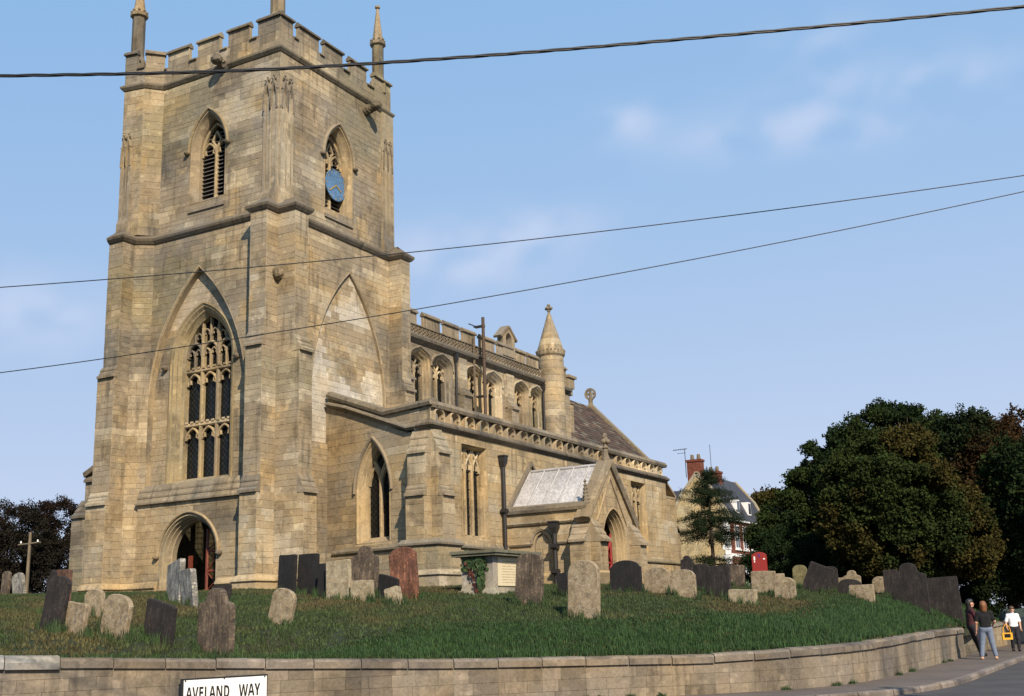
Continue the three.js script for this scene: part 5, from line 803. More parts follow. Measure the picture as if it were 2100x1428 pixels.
function broadleaf(name, label, x, z, y0, lobes, n, colf, seed, tr = .28, geo = SPRAY) {
  const t = thing(name, label, 'tree'); const g = [], r = rng(seed), top = new THREE.Vector3(x + (r() - .5) * .6, lobes[0][1], z + (r() - .5) * .6), base = new THREE.Vector3(x, y0, z);
  part('trunk', fuse([limb(base, top, tr, tr * .45)], .8), M.bark, t);
  for (const L of lobes) for (let k = 0; k < 4; k++) { const s = base.clone().lerp(top, .35 + r() * .6); part('branch', limb(s, new THREE.Vector3(L[0] + (r() - .5) * L[3], L[1] + (r() - .3) * L[4] * .8, L[2] + (r() - .5) * L[5]), tr * .3, .02), M.bark, t); }
  foliage(t, lobes, n, geo, colf, seed); return t;
}
const mixCol = (a, b, f, lo = .6, hi = 1.4) => (x, y, z, r) => { const t = clamp(f(x, y, z) + (r - .5) * .5), k = lerp(lo, hi, hash3(Math.round(x * 57), Math.round(y * 57), Math.round(z * 57))); return [lerp(a[0], b[0], t) * k, lerp(a[1], b[1], t) * k, lerp(a[2], b[2], t) * k]; };
const patch = (s, a, b) => (x, y, z) => sstep(a, b, fbm(x * s, y * s, z * s, 2));
const GREEN = [.024, .036, .010], DGREEN = [.014, .025, .009], RUST = [.042, .023, .010], OLIVE = [.044, .036, .010], PURPLE = [.017, .011, .008];
broadleaf('broadleaf_tree', 'wide autumn tinted tree nearest behind the gravestones at right', 20.2, 14.6, 2.3, [[20.2, 6.0, 15.2, 2.4, 2.7, 2.5], [19.8, 5.4, 13.6, 1.6, 1.6, 1.2], [20.6, 4.6, 17.3, 2.2, 1.9, 1.9], [20.4, 7.5, 14.2, 1.5, 1.2, 1.3], [20.3, 7.9, 15.9, 1.6, 1.2, 1.4], [20.3, 4.0, 15.6, 2.4, 1.5, 2.6], [19.4, 6.4, 16.8, 1.4, 1.3, 1.3], [19.2, 4.6, 14.8, 1.4, 1.2, 1.3], [20.2, 6.9, 13.2, 1.0, .9, .8]], 16000, mixCol(GREEN, OLIVE, patch(.55, .42, .62)), 21, .3);
broadleaf('dark_tree', 'tall dark green tree rising highest behind the autumn tinted one', 30.3, 13.4, 2.3, [[30.3, 9.9, 13.4, 2.2, 2.2, 2.0], [30.5, 8.8, 15.8, 2.4, 2.3, 1.9], [30.2, 8.3, 11.6, 1.9, 2.0, 1.5], [30, 5.6, 13.5, 3, 3, 3.4], [30.2, 10.9, 14.4, 1.2, 1.0, 1.0], [29.6, 9.2, 14.6, 1.3, 1.1, 1.1], [30, 7.0, 16.8, 2, 1.9, 1.8]], 13000, mixCol(DGREEN, GREEN, patch(.5, .4, .65)), 22, .35);
broadleaf('copper_tree', 'brown leaved tree at the right behind the dark green one', 29, 18.5, 1.6, [[28.8, 8.3, 17.2, 2.6, 2.4, 2.6], [29, 7.8, 20, 2.6, 2.6, 2.6], [28.8, 5.4, 19, 3, 3, 3.5], [28.9, 9.4, 18.4, 1.8, 1.3, 1.5]], 12000, mixCol(RUST, DGREEN, patch(.5, .5, .7)), 23, .3);
broadleaf('maple_tree', 'open tree with layered branches at the left of the tree group', 25.5, 10.8, 2.6, [[25.5, 8.9, 10.9, 1.0, .8, .6], [25.5, 7.9, 10.5, 1.2, .55, .9], [25.3, 7.0, 10.2, 1.2, .55, 1.1], [25.3, 6.1, 9.8, 1.3, .55, 1.3], [25.4, 5.3, 8.9, 1.4, .8, 1.2], [25.4, 7.2, 11.9, 1.6, 2.0, 1.0], [25.5, 4.4, 9.8, 1.6, 1.0, 1.8], [25.4, 9.4, 12.2, .9, .8, .6], [25.4, 9.9, 12.9, .7, .6, .5], [25.4, 6.2, 8.6, .7, .5, .5]], 9000, mixCol(DGREEN, GREEN, patch(.6, .4, .6), .7, 1.5), 24, .2, SPRAY);
broadleaf('edge_tree', 'dense green tree cut off by the right edge of the view', 24, 20.8, .6, [[23.6, 5.6, 20.6, 2.6, 3.2, 2.3], [24, 4.2, 19, 2, 2.3, 1.8], [24.4, 6.8, 22.4, 2.6, 3, 2.2]], 11000, mixCol(GREEN, DGREEN, patch(.5, .45, .6)), 25, .28);
broadleaf('purple_tree', 'dark purple leaved tree left of the tower', 9.6, -23.8, 2.6, [[9.4, 6.6, -24.6, 2.4, 1.9, 2.2], [9.8, 6.9, -22.6, 2.0, 1.8, 1.6], [9.6, 5.2, -22, 2.0, 1.5, 1.5], [9.4, 5.2, -25.8, 2, 1.9, 1.8], [9.6, 4.4, -23.6, 1.6, 1.2, 2.2]], 9000, mixCol(PURPLE, [.018, .016, .012], patch(.5, .4, .6)), 26, .22, SPRAYS);
broadleaf('far_tree', 'soft green treetop showing behind the house roof', 112, -18, 3, [[112, 13.5, -17.5, 3, 3.2, 3], [112, 12, -14.5, 2.4, 3, 2.4]], 2600, mixCol(GREEN, OLIVE, patch(.3, .4, .6)), 27, .3, sprayGeo(11, .34, 8));
const shrub = (name, label, lobes, n, colf, seed) => { const t = thing(name, label, 'bush', [0, 0, 0], 0, 'dark evergreen bushes under the trees'); const r = rng(seed), L = lobes[0]; for (let k = 0; k < 6; k++) part('stem', limb(new THREE.Vector3(L[0] + (r() - .5) * .4, ground(L[0], L[2]) - .1, L[2] + (r() - .5) * .4), new THREE.Vector3(L[0] + (r() - .5) * L[3], L[1] + L[4] * .4, L[2] + (r() - .5) * L[5]), .05, .015), M.bark, t); foliage(t, lobes, n, SPRAYS, colf, seed, 'foliage', .6); };
shrub('evergreen_bush', 'dark evergreen bush behind the red notice board', [[22, 4.0, 10.1, 1.6, 1.5, 1.35], [22, 3.4, 8.9, 1.3, 1.1, 1.0]], 3600, mixCol(DGREEN, DGREEN, () => 0), 31);
shrub('evergreen_bush', 'dark evergreen bush right of the notice board, under the maple', [[23, 3.9, 12.2, 1.6, 1.6, 1.3], [23, 3.3, 13.6, 1.6, 1.3, 1.3]], 3600, mixCol(DGREEN, DGREEN, () => 0), 32);
shrub('evergreen_bush', 'dark evergreen bush behind the mossy headstones, beneath the tall tree', [[25.5, 3.6, 15, 1.8, 1.7, 1.7], [25, 3.4, 17, 1.8, 1.6, 1.5]], 4200, mixCol(DGREEN, DGREEN, () => 0), 33);
shrub('evergreen_bush', 'dark evergreen bush behind the people at the gateway', [[23.5, 2.9, 18.0, 1.5, 1.7, 1.0], [26, 3, 20.5, 1.7, 1.9, 1.5]], 4200, mixCol(DGREEN, GREEN, () => .3), 34);
{ // conifer in front of the house
  const x = 24.05, z = 6.15, y0 = ground(x, z) - .1, top = 8.75, t = thing('conifer', 'thin dark conifer standing in front of the stone house', 'tree'), r = rng(41);
  part('trunk', limb(new THREE.Vector3(x, y0, z), new THREE.Vector3(x, top, z), .12, .02), M.bark, t);
  const items = [], tips = [[.35, .28], [.6, .4], [.85, .55], [1.15, .6], [1.45, .85], [1.75, 1.0], [2.1, 1.1], [2.4, 1.35], [2.7, 1.25], [3.0, 1.6], [3.25, 1.5], [4.4, .9], [4.75, 1.25], [5.1, 1.5], [5.35, 1.35]];
  for (const [dy, len] of tips) { const nb = 7 + Math.floor(r() * 4), a0 = r() * 6.28; for (let k = 0; k < nb; k++) { const a = a0 + k / nb * 6.28 + (r() - .5) * .5, l = len * 1.35 * (.65 + r() * .55); if (dy > 2.6 && r() < .25) continue; const yj = (r() - .5) * .32 * Math.min(1, dy), s = new THREE.Vector3(x, top - dy + yj, z), e = new THREE.Vector3(x + Math.cos(a) * l, top - dy + yj - l * .12 + (dy < 2 ? l * .25 : 0) + (r() - .5) * .15, z + Math.sin(a) * l); part('branch', limb(s, e, .02, .006), M.bark, t); const m = Math.ceil(l * 26); for (let q = 0; q < m; q++) { const f = .22 + .8 * q / m, p = s.clone().lerp(e, f); p.y += (r() - .55) * .12; p.x += (r() - .5) * .16 * (1.3 - f); p.z += (r() - .5) * .16 * (1.3 - f); items.push(p); } } }
  const m = new THREE.InstancedMesh(NEEDLE, M.leaf, items.length), M4 = new THREE.Matrix4(), c = new THREE.Color(); items.forEach((p, i) => { const s = .55 + r() * .5; M4.compose(p, new THREE.Quaternion().setFromEuler(new THREE.Euler(r() * 6, r() * 6, r() * 6)), new THREE.Vector3(s, s * .7, s)); m.setMatrixAt(i, M4); const k = .6 + r() * .8; m.setColorAt(i, c.setRGB(.015 * k, .026 * k, .012 * k)); }); m.name = 'needles'; m.userData = { kind: 'stuff' }; t.add(m);
}
// ---------------------------------------------------------------- house beyond the churchyard
{
  const h = thing('house', 'stone gabled house with brick front, slate roof and red chimneys', 'house'), X = 92.7, zs = -16.3, zn = -22.6, ye = 12.2, yr = 17.4, zm = (zs + zn) / 2, x1 = 105.6;
  const gcol = (r) => [lerp(.56, .70, r), lerp(.43, .54, r), lerp(.22, .29, r)];
  const FWh = FW(X), FSh = FS(zs); { const b = new B([.5, .38, .2]); b.fan([[zn, 0], [zs, 0], [zs, ye], [zs - 1.0, ye + 2.6], [zm, yr], [zn + 1.0, ye + 2.6], [zn, ye]].map(([u, v]) => FWh.at(u, v, -.03))); part('gable_wall', b.build(), M.stone, h); }
  const stonesH = []; courses(FWh, [[zn, 2], [zs, 2], [zs, ye], [zs - 1.0, ye + 2.6], [zm, yr], [zn + 1.0, ye + 2.6], [zn, ye]], [], { seed: 601, h: [.3, .42], len: [.5, 1.0], store: (F, polys, w0, rect) => { const b = new B(gcol(hash3(Math.round(rect[0] * 50), Math.round(rect[1] * 50), 2))); polys.forEach((p) => b.fan(p.map(([u, v]) => F.at(u, v, w0)))); stonesH.push(b); } });
  { const b = new B(); stonesH.forEach((q) => { b.p.push(...q.p); b.c.push(...q.c); }); part('gable_stonework', b.build(), M.stone, h).userData.kind = 'stuff'; }
  { const b = new B(); b.quad(FSh.at(X, 0), FSh.at(x1, 0), FSh.at(x1, ye), FSh.at(X, ye)).quad([x1, 0, zs], [x1, 0, zn], [x1, ye, zn], [x1, ye, zs]); part('brick_front', b.build(0, 2), M.brick, h); }
  for (let k = 0; k < 11; k++) { const b = new B(); const w = k % 2 ? .7 : .45; b.box(X - .04, X + w, 6 + k * .55, 6.5 + k * .55, zs - w, zs + .04); part('quoin', b.build(), M.whitePaint, h); }
  const roof = new B(), q = (x, s) => [[zs + .35, ye - .1], [zs - 1.0, ye + 2.6], [zm, yr]].map(([z, y]) => [x, y, s > 0 ? z : 2 * zm - z]); for (const s of [1, -1]) { const a = q(X - .05, s), c = q(x1 + .05, s); roof.quad(a[0], c[0], c[1], a[1]).quad(a[1], c[1], c[2], a[2]); } part('roof', roof.build(0, 3), M.slateRoof, h);
  { const b = new B(); b.fan([...q(x1, 1), ...q(x1, -1).reverse()]); part('east_gable', b.build(), M.brick, h); }
  for (const s of [1, -1]) { const b = new B([.5, .42, .28]); const p = q(X, s).map(([, y, z]) => [z, y]); sweepWall(b, FWh, s > 0 ? p : p.slice().reverse(), [[-.15, -.35], [-.15, .1], [.2, .1], [.2, -.35]]); part('gable_coping', b.build(), M.stone, h); const e = new B([.5, .42, .28]); sweepWall(e, FW(x1 + .2), s > 0 ? p : p.slice().reverse(), [[-.15, -.35], [-.15, .1], [.2, .1], [.2, -.35]]); part('gable_coping', e.build(), M.stone, h); }
  { const b = new B(); b.box(X, x1, ye - .28, ye, zs - .02, zs + .3); part('eaves_cornice', b.build(), M.whitePaint, h); const c = new B(); c.box(X + .6, x1, 8.05, 8.35, zs, zs + .08); part('string_band', c.build(), M.whitePaint, h); }
  for (const u of [95.6, 98.4, 101.0, 103.6]) for (const [v, hh] of [[8.9, 2.6], [4.6, 2.6]]) { const w = group('window', h), b = new B(); b.box(u - .75, u + .75, v, v + hh, zs - .02, zs + .06); part('window_frame', b.build(), M.whitePaint, w); for (const dx of [-.36, .36]) for (const dy of [0, 1]) { const c = new B(); c.box(u + dx - .28, u + dx + .28, v + .15 + dy * hh / 2, v - .08 + (dy + 1) * hh / 2, zs + .05, zs + .075); part('pane', c.build(), M.glass, w); } const s = new B(); s.box(u - .9, u + .9, v - .16, v, zs, zs + .14); part('window_sill', s.build(), M.whitePaint, w); }
  for (const u of [96.8, 100.8]) { const d = group('dormer', h); const b = new B(); b.box(u - .5, u + .5, ye + .7, ye + 2.2, zs - .9, zs + .02); part('dormer_front', b.build(), M.whitePaint, d); const c = new B(); c.box(u - .38, u + .38, ye + .85, ye + 2.05, zs + .02, zs + .04); part('pane', c.build(), M.glass, d); }
  for (const [x, z, y0, y1, w] of [[93.5, -19.7, 15, 18.9, .9], [98.6, -19.4, 15.6, 18.0, .9]]) { const c = group('chimney', h); const b = new B(); b.box(x - w * .6, x + w * .6, y0, y1 - .25, z - w, z + w * .8); part('stack', b.build(0, 2), M.brick, c); const d = new B(); d.box(x - w * .7, x + w * .7, y1 - .25, y1, z - w * 1.1, z + w * .9); part('stack_cap', d.build(0, 2), M.brick, c); for (const k of [-.4, .35]) { const p = new THREE.CylinderGeometry(.18, .24, .6, 10); p.translate(x, y1 + .3, z + k); part('chimney_pot', p, M.wood, c); } }
  { const a = group('aerial', h), rod = (p, e, r) => part('aerial_rod', limb(new THREE.Vector3(...p), new THREE.Vector3(...e), r, r), M.iron, a); rod([93.4, 17, -20.9], [93.4, 20.3, -20.9], .04); rod([93.4, 20.2, -22.3], [93.4, 20.25, -20.6], .03); rod([93.4, 19.8, -21.8], [93.4, 19.8, -20.8], .025); for (let k = 0; k < 5; k++) rod([93.0, 20.22, -22.1 + k * .3], [93.8, 20.22, -22.1 + k * .3], .02); rod([94.5, 17.4, -18.3], [94.5, 20.6, -18.3], .03); }
  { const w = group('rear_wing', h), b = new B(); b.quad([X + 2, 11, -24.8], [X + 2, 11, -22.2], [X + 6, 16.2, -22.2], [X + 6, 16.2, -26]); part('wing_roof', b.build(0, 3), M.slateRoof, w); const c = new B([.3, .24, .16]); c.box(X + 2.1, X + 9, 0, 11, -27, -22.5); part('wing_wall', c.build(), M.stone, w); }
  { const p = new THREE.CylinderGeometry(.07, .07, 9, 8); p.translate(99.7, 7.8, zs + .12); part('drainpipe', p, M.iron, h); }
}
// ---------------------------------------------------------------- notice board
{
  const x = 19, z = 9.95, y = ground(x, z), t = thing('notice_board', 'red arched notice board on two posts by the evergreen bushes', 'notice board', [x, y, z], -1.42); t.scale.set(.88, .93, .9);
  for (const s of [-.2, .2]) { const b = new B(); b.box(s - .05, s + .05, -.2, .75, -.05, .05); part('post', b.build(), M.redpaint, t); }
  const sh = new THREE.Shape(); sh.moveTo(-.34, .62); sh.lineTo(.34, .62); sh.lineTo(.34, 1.5); sh.quadraticCurveTo(.2, 1.62, 0, 1.63); sh.quadraticCurveTo(-.2, 1.62, -.34, 1.5); sh.closePath(); const g = new THREE.ExtrudeGeometry(sh, { depth: .12, bevelEnabled: true, bevelSize: .015, bevelThickness: .015, bevelSegments: 1 }); g.translate(0, 0, -.06); part('board', g, M.redpaint, t);
  const sl = (name, x0, x1, y0, y1, m) => { const b = new B(); b.box(x0, x1, y0, y1, .075, .082); part(name, b.build(), m, t); }; sl('notice', -.25, -.18, 1.28, 1.45, M.whitePaint); sl('notice', -.24, -.19, 1.18, 1.26, M.whitePaint); sl('notice', .2, .28, 1.3, 1.36, M.whitePaint); sl('emblem', -.04, .05, 1.4, 1.55, mat('violet', [.10, .02, .16], .5));
}
// ---------------------------------------------------------------- telegraph poles and cables
const P3 = (a) => new THREE.Vector3(...a);
{
  const far = thing('telegraph_pole', 'distant wooden pole with one crossarm beside the purple tree', 'pole'); part('pole', limb(P3([7.0, 2.4, -20.6]), P3([7.15, 6.55, -20.75]), .1, .07), M.wood, far); part('crossarm', limb(P3([7.0, 6.0, -21.35]), P3([7.2, 6.06, -20.1]), .04, .04), M.wood, far); for (const k of [-21.3, -20.15]) { const g = new THREE.CylinderGeometry(.03, .04, .1, 8); g.translate(7.1, 6.13, k); part('insulator', g, M.whitePaint, far); }
  const s = SUN, wx = -3.6, wz = 18.45, d = 13, px = wx + s.x / Math.hypot(s.x, s.z) * d, pz = wz + s.z / Math.hypot(s.x, s.z) * d;
  const near = thing('cable_pole', 'wooden cable pole beside the road, its shadow falling across the wall', 'pole'); part('pole', limb(P3([px, -.2, pz]), P3([px, 9.2, pz]), .15, .11), M.wood, near); part('crossarm', limb(P3([px - .4, 8.9, pz - .4]), P3([px + .4, 8.9, pz + .4]), .05, .05), M.wood, near);
  const cable = (name, label, pts, r, twist) => { const c = new THREE.CatmullRomCurve3(pts.map(P3)); if (!twist) return single(name, new THREE.TubeGeometry(c, 90, r, 7), M.wire, label, 'cable'); const t = thing(name, label, 'cable'); const N = 260; for (let k = 0; k < 3; k++) { const q = []; for (let i = 0; i <= N; i++) { const p = c.getPoint(i / N), a = i * .42 + k * 2.094; q.push(new THREE.Vector3(p.x + Math.cos(a) * r * .55 * .86, p.y + Math.sin(a) * r * .55, p.z + Math.cos(a) * r * .3)); } part('cable_core', new THREE.TubeGeometry(new THREE.CatmullRomCurve3(q), N * 2, r * .62, 6), M.wire, t); } };
  cable('overhead_cable', 'thick black twisted cable crossing in front of the tower top', [[-24.5, 8.25, 7.7], [-22.6, 8.06, 11.15], [-21.01, 7.98, 14.04], [-19.66, 7.945, 16.48], [-18.31, 8.03, 18.91], [-16.96, 8.18, 21.37], [-15.32, 8.41, 24.33], [-12.6, 8.9, 29.2]], .02, true);
  cable('overhead_wire', 'thin wire crossing the tower just below its belfry string', [[-22.3, 5.95, 7.6], [-19.63, 6.08, 12.41], [-17.1, 6.36, 16.98], [-15.09, 6.71, 20.61], [-13.24, 7.12, 23.95], [-11.2, 7.65, 27.7]], .0065);
  cable('overhead_wire', 'lower thin wire crossing the west window of the tower', [[-21.3, 4.85, 7.3], [-18.93, 5.2, 11.6], [-16.88, 5.7, 15.31], [-15.11, 6.22, 18.5], [-13.48, 6.77, 21.45], [-12.15, 7.27, 23.86], [-10.2, 8.05, 27.4]], .0065);
}
// ---------------------------------------------------------------- street name plate
{
  const A = new THREE.Vector3(-21.937, 0, 18.088), Bv = new THREE.Vector3(-21.265, 0, 18.369), w = A.distanceTo(Bv), t = thing('street_sign', 'white street name plate with black border and letters on two posts', 'sign', [A.x, 0, A.z], Math.atan2(-(Bv.z - A.z), Bv.x - A.x)), H = .2, y1 = 1.37;
  t.rotation.z = 0;
  const back = new THREE.BoxGeometry(w, H, .02); back.translate(w / 2, y1 - H / 2, -.012); part('plate_border', back, M.blackPaint, t);
  const face = new THREE.BoxGeometry(w - .03, H - .026, .008); face.translate(w / 2 + .004, y1 - H / 2, .002); part('plate', face, M.whitePaint, t);
  for (const x of [.06, w - .06]) { const b = new B(); b.box(x - .04, x + .04, 0, y1 - .04, -.1, -.024); part('post', b.build(), M.blackPaint, t); }
  const font = await new FontLoader().loadAsync('fonts/droid/droid_sans_bold.typeface.json');
  const word = (s, x, wd) => { const g = new TextGeometry(s, { font, size: .1, depth: .003, curveSegments: 4 }); g.computeBoundingBox(); const bb = g.boundingBox; g.translate(-bb.min.x, -bb.min.y, 0); g.scale(wd / (bb.max.x - bb.min.x), .092 / (bb.max.y - bb.min.y), 1); g.translate(x, y1 - .158, .0065); part('lettering', g, M.blackPaint, t); };
  word('AVELAND', .035, .36); word('WAY', .475, .185);
  for (const [x, y] of [[.03, 1.352], [w - .03, 1.352], [w * .48, 1.356]]) { const g = new THREE.CylinderGeometry(.006, .006, .006, 8); g.rotateX(Math.PI / 2); g.translate(x, y, .008); part('rivet', g, M.iron, t); }
}
// ---------------------------------------------------------------- people
mat('skin', [.50, .27, .18], .6); mat('hairRed', [.17, .065, .022], .6); mat('hairBrown', [.06, .03, .015], .6); mat('hairBlack', [.012, .009, .008], .5); mat('blackCloth', [.008, .008, .009], 1); mat('denim', [.42, .52, .72], .9, { map: grainTex }); mat('maroon', [.05, .010, .014], .9); mat('darkCloth', [.016, .014, .02], .9); mat('whiteCloth', [.78, .76, .76], .9); mat('bagYellow', [.72, .36, .015], .6); mat('shoeTan', [.45, .28, .18], .7);
const V = (x, y, z) => new THREE.Vector3(x, y, z);
// bones [[x,y,z,r],[x,y,z,r],squash?]; smooth union meshed on a grid
function sdfMesh(bones, cell, k = .03) {
  const lo = V(1e9, 1e9, 1e9), hi = V(-1e9, -1e9, -1e9); for (const b of bones) for (const p of b) { lo.min(V(p[0] - p[3] * 1.3, p[1] - p[3] * 1.3, p[2] - p[3] * 1.3)); hi.max(V(p[0] + p[3] * 1.3, p[1] + p[3] * 1.3, p[2] + p[3] * 1.3)); }
  const size = Math.max(hi.x - lo.x, hi.y - lo.y, hi.z - lo.z) + cell * 4, c = lo.clone().add(hi).multiplyScalar(.5), n = Math.min(96, Math.ceil(size / cell) + 2), mc = new MarchingCubes(n, M.skin, false, false, 60000); mc.isolation = 0;
  const st = size / n;
  for (let z = 0; z < n; z++) for (let y = 0; y < n; y++) for (let x = 0; x < n; x++) {
    const px = c.x + (x - n / 2) * st, py = c.y + (y - n / 2) * st, pz = c.z + (z - n / 2) * st; let d = 9;
    for (const [a, b] of bones) { const bx = b[0] - a[0], by = b[1] - a[1], bz = b[2] - a[2], L = bx * bx + by * by + bz * bz || 1e-9, t = clamp(((px - a[0]) * bx + (py - a[1]) * by + (pz - a[2]) * bz) / L), q = Math.hypot(px - a[0] - bx * t, py - a[1] - by * t, pz - a[2] - bz * t) - lerp(a[3], b[3], t); const h = clamp(.5 + .5 * (d - q) / k); d = lerp(d, q, h) - k * h * (1 - h); }
    mc.field[x + y * n + z * n * n] = -d;
  }
  mc.update(); const cnt = mc.count ?? mc.geometry.drawRange.count, P = new Float32Array(mc.positionArray.slice(0, cnt * 3)), N = new Float32Array(mc.normalArray.slice(0, cnt * 3)); for (let i = 0; i < cnt; i++) { P[i * 3] = c.x + P[i * 3] * size / 2; P[i * 3 + 1] = c.y + P[i * 3 + 1] * size / 2; P[i * 3 + 2] = c.z + P[i * 3 + 2] * size / 2; }
  const g = new THREE.BufferGeometry(); g.setAttribute('position', new THREE.BufferAttribute(P, 3)); g.setAttribute('normal', new THREE.BufferAttribute(N, 3)); return g;
}
const stripUv = (g) => { const o = new THREE.BufferGeometry(), s = g.index ? g.toNonIndexed() : g; o.setAttribute('position', s.attributes.position); o.setAttribute('normal', s.attributes.normal); return o; };
// a person standing at the origin, facing +z; H sets the height
function person(label, pos, turn, H, pose, wear, lean = 0) {
  const t = thing('person', label, 'person', pos, turn), s = H / 1.7; t.rotation.order = 'YXZ'; t.rotation.x = lean;
  const S = (a) => a.map((v) => v * s), J = Object.fromEntries(Object.entries(pose).map(([k, v]) => [k, S(v)]));
  const p = (j, r) => [...j, r * s], off = (j, x, y, z) => [j[0] + x * s, j[1] + y * s, j[2] + z * s];
  const hip = J.hip, chest = J.chest, neck = J.neck, head = J.head;
  const sh = { l: off(chest, .17, .08, 0), r: off(chest, -.17, .08, 0) }, hp = { l: off(hip, .085, -.02, 0), r: off(hip, -.085, -.02, 0) };
  const torso = (e) => [[p(off(hip, .05, 0, 0), .125 + e), p(off(hip, -.05, 0, 0), .125 + e)], [p(off(hip, .03, .1, 0), .115 + e), p(off(chest, .06, -.04, 0), .115 + e)], [p(off(hip, -.03, .1, 0), .115 + e), p(off(chest, -.06, -.04, 0), .115 + e)], [p(sh.l, .06 + e), p(sh.r, .06 + e)], [p(off(chest, 0, .08, 0), .07 + e), p(neck, .052 + e)]];
  const legs = (e, f = 1) => ['l', 'r'].flatMap((k) => { const K = J['knee_' + k], A = J['ankle_' + k]; return [[p(hp[k], .095 + e), p(K, .062 + e)], [p(K, .06 + e), p(off(A, (K[0] - A[0]) / s * (1 - f), (K[1] - A[1]) / s * (1 - f), 0), .042 + e * 1.3)]]; });
  const feet = (e) => ['l', 'r'].map((k) => [p(off(J['ankle_' + k], 0, -.045, -.02), .042 + e), p(off(J['ankle_' + k], 0, -.06, .13), .032 + e)]);
  const arm = (k, e, f = 1) => { const E = J['elbow_' + k], W = J['wrist_' + k]; return f < 1 ? [[p(sh[k], .055 + e), p([lerp(sh[k][0], E[0], f), lerp(sh[k][1], E[1], f), lerp(sh[k][2], E[2], f)], .052 + e)]] : [[p(sh[k], .052 + e), p(E, .04 + e)], [p(E, .039 + e), p(W, .028 + e)]]; };
  const headB = [[p(off(neck, 0, -.02, 0), .05), p(off(head, 0, -.06, 0), .055)], [p(off(head, 0, .03, -.015), .088), p(off(head, 0, .0, .01), .085)], [p(off(head, 0, -.05, .03), .062), p(off(head, 0, -.085, .05), .04)], [p(off(head, 0, -.0, .095), .014), p(off(head, 0, -.035, .108), .016)], [p(off(head, .085, -.01, -.01), .02), p(off(head, .088, -.045, -.01), .014)], [p(off(head, -.085, -.01, -.01), .02), p(off(head, -.088, -.045, -.01), .014)], [p(off(head, .02, -.075, .085), .01), p(off(head, -.02, -.075, .085), .01)]];
  const geos = [sdfMesh([...torso(0), ...legs(0), ...feet(0), ...arm('l', 0), ...arm('r', 0), [p(neck, .05), p(off(head, 0, -.03, 0), .06)]], .02 * s, .035), sdfMesh(headB, .007 * s, .02)];
  for (const k of ['l', 'r']) { const W = V(...J['wrist_' + k]), E = V(...J['elbow_' + k]), d = W.clone().sub(E).normalize(), sd = V(0, 0, 1).cross(d).lengthSq() > .05 ? V(0, 0, 1).cross(d).cross(d).normalize() : V(0, 1, 0), nn = d.clone().cross(sd).normalize(), at = (a, b, c) => W.clone().addScaledVector(d, a * s).addScaledVector(sd, b * s).addScaledVector(nn, c * s).toArray(); const hb = [[p(at(.0, 0, 0), .026), p(at(.07, .0, 0), .03)], [p(at(.05, -.022, 0), .022), p(at(.05, .022, 0), .022)]]; [[-.03, .055], [-.01, .066], [.01, .062], [.028, .048]].forEach(([b, l]) => hb.push([p(at(.075, b, 0), .0095), p(at(.075 + l * .55, b, .012), .009)], [p(at(.075 + l * .55, b, .012), .009), p(at(.075 + l * .85, b * .9, .032), .008)])); hb.push([p(at(.03, -.03, .005), .011), p(at(.07, -.05, .02), .0095)], [p(at(.07, -.05, .02), .0095), p(at(.095, -.042, .034), .008)]); geos.push(sdfMesh(hb, .0045 * s, .008)); }
  part('body', mergeGeometries(geos.map(stripUv)), M.skin, t);
  part('top', sdfMesh([...torso(.014).slice(1), ...(wear.hem ? [[p(off(hip, .05, .02, 0), .13), p(off(hip, -.05, .02, 0), .13)]] : []), ...arm('l', .014, wear.sleeve), ...arm('r', .014, wear.sleeve)].map((b) => b), .018 * s, .03), wear.top, t);
  part('trousers', sdfMesh([[p(off(hip, .05, -.02, 0), .136), p(off(hip, -.05, -.02, 0), .136)], ...legs(.016, .92)], .018 * s, .03), wear.bottom, t);
  part('shoes', sdfMesh(feet(.01), .012 * s, .01), wear.shoe, t);
  part('hair', sdfMesh(wear.hair.map(([a, b]) => [p(off(head, a[0], a[1], a[2]), a[3]), p(off(head, b[0], b[1], b[2]), b[3])]), .011 * s, .03), wear.hairMat, t);
  const eyes = new B(); for (const x of [-.032, .032]) { const g = new THREE.SphereGeometry(.009 * s, 8, 6); g.translate(...off(head, x, .002, .088)); eyes.geo(g); } part('eyes', eyes.build(), M.hairBlack, t);
  return t;
}
const toSide = (x) => x;
const stand = { hip: [0, .92, 0], chest: [0, 1.28, .0], neck: [0, 1.46, .0], head: [0, 1.59, .015], knee_l: [.11, .5, .03], ankle_l: [.13, .09, 0], knee_r: [-.11, .5, .03], ankle_r: [-.13, .09, 0], elbow_l: [.25, 1.1, -.02], wrist_l: [.24, .86, .08], elbow_r: [-.25, 1.1, -.02], wrist_r: [-.24, .86, .08] };
const shortHair = [[[0, .05, -.03, .095], [0, .06, .02, .085]], [[0, .0, -.06, .075], [0, -.05, -.065, .05]]];
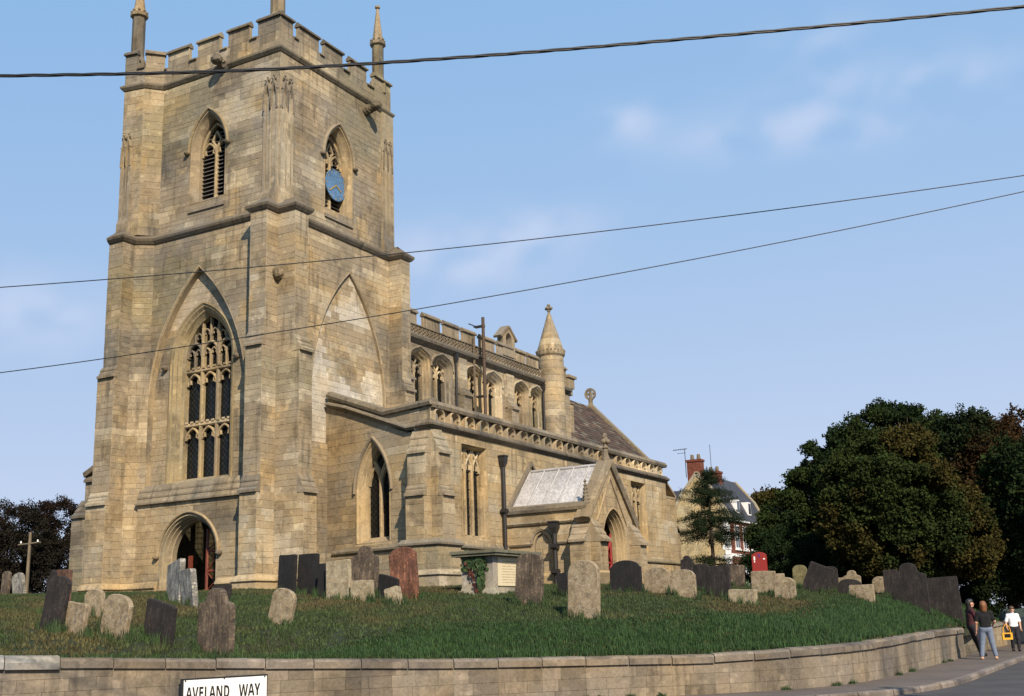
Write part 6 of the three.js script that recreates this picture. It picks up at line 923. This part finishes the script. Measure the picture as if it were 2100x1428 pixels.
person('woman in black t-shirt and pale blue jeans, seen from behind on the pavement', [10.21, .15, 19.67], 1.75, 1.72, { ...stand, knee_l: [.14, .5, .02], ankle_l: [.2, .09, -.02], knee_r: [-.13, .5, .03], ankle_r: [-.2, .09, .05], elbow_r: [-.27, 1.12, .02], wrist_r: [-.2, .95, .16], wrist_l: [.27, .84, .06] }, { top: M.blackCloth, bottom: M.denim, shoe: M.shoeTan, hairMat: M.hairRed, hem: 1, sleeve: .75, hair: [[[0, .05, -.03, .1], [0, .06, .03, .085]], [[0, .0, -.06, .09], [0, -.13, -.055, .075]], [[.05, -.02, -.03, .06], [.05, -.14, -.02, .05]], [[-.05, -.02, -.03, .06], [-.05, -.14, -.02, .05]]] });
person('person in dark red top and black trousers leaning on the wall end', [12.62, .15, 19.05], .55, 1.82, { ...stand, hip: [0, .92, -.05], chest: [0, 1.28, -.03], elbow_l: [.24, 1.08, .06], wrist_l: [.08, 1.08, .28], elbow_r: [-.24, 1.08, .06], wrist_r: [-.06, 1.06, .28], ankle_l: [.1, .09, .12], ankle_r: [-.1, .09, .04] }, { top: M.maroon, bottom: M.darkCloth, shoe: M.blackCloth, hairMat: M.hairBlack, hem: 1, sleeve: 1, hair: [...shortHair, [[0, 0, -.06, .085], [0, -.16, -.06, .07]]] }, -.07);
person('boy in white polo shirt and black trousers holding a yellow bag', [17.04, .15, 19.7], -1.25, 1.55, { ...stand, elbow_r: [-.27, 1.1, .0], wrist_r: [-.27, .9, .1], knee_l: [.1, .5, .06], ankle_l: [.1, .09, .04], ankle_r: [-.09, .09, -.1] }, { top: M.whiteCloth, bottom: M.darkCloth, shoe: M.blackCloth, hairMat: M.hairBrown, hem: 1, sleeve: .8, hair: [...shortHair, [[-.05, .055, .07, .035], [.05, .055, .07, .035]]] });
{ const t = thing('shoulder_bag', 'yellow bag with black front pocket held by the boy', 'bag', [16.88, .06, 19.47], -1.25 + Math.PI * 0); const b = new B(); b.box(-.17, .17, .5, .74, -.06, .06); part('bag_body', b.build(), M.bagYellow, t); const c = new B(); c.box(-.1, .1, .58, .7, .06, .075); part('pocket', c.build(), M.blackCloth, t); const st = new THREE.TubeGeometry(new THREE.CatmullRomCurve3([V(-.12, .72, 0), V(-.1, .92, 0), V(.0, 1.02, 0), V(.1, .92, 0), V(.12, .72, 0)]), 16, .014, 6); part('strap', st, M.bagYellow, t); }
shade(scene);
renderer.render(scene, camera);
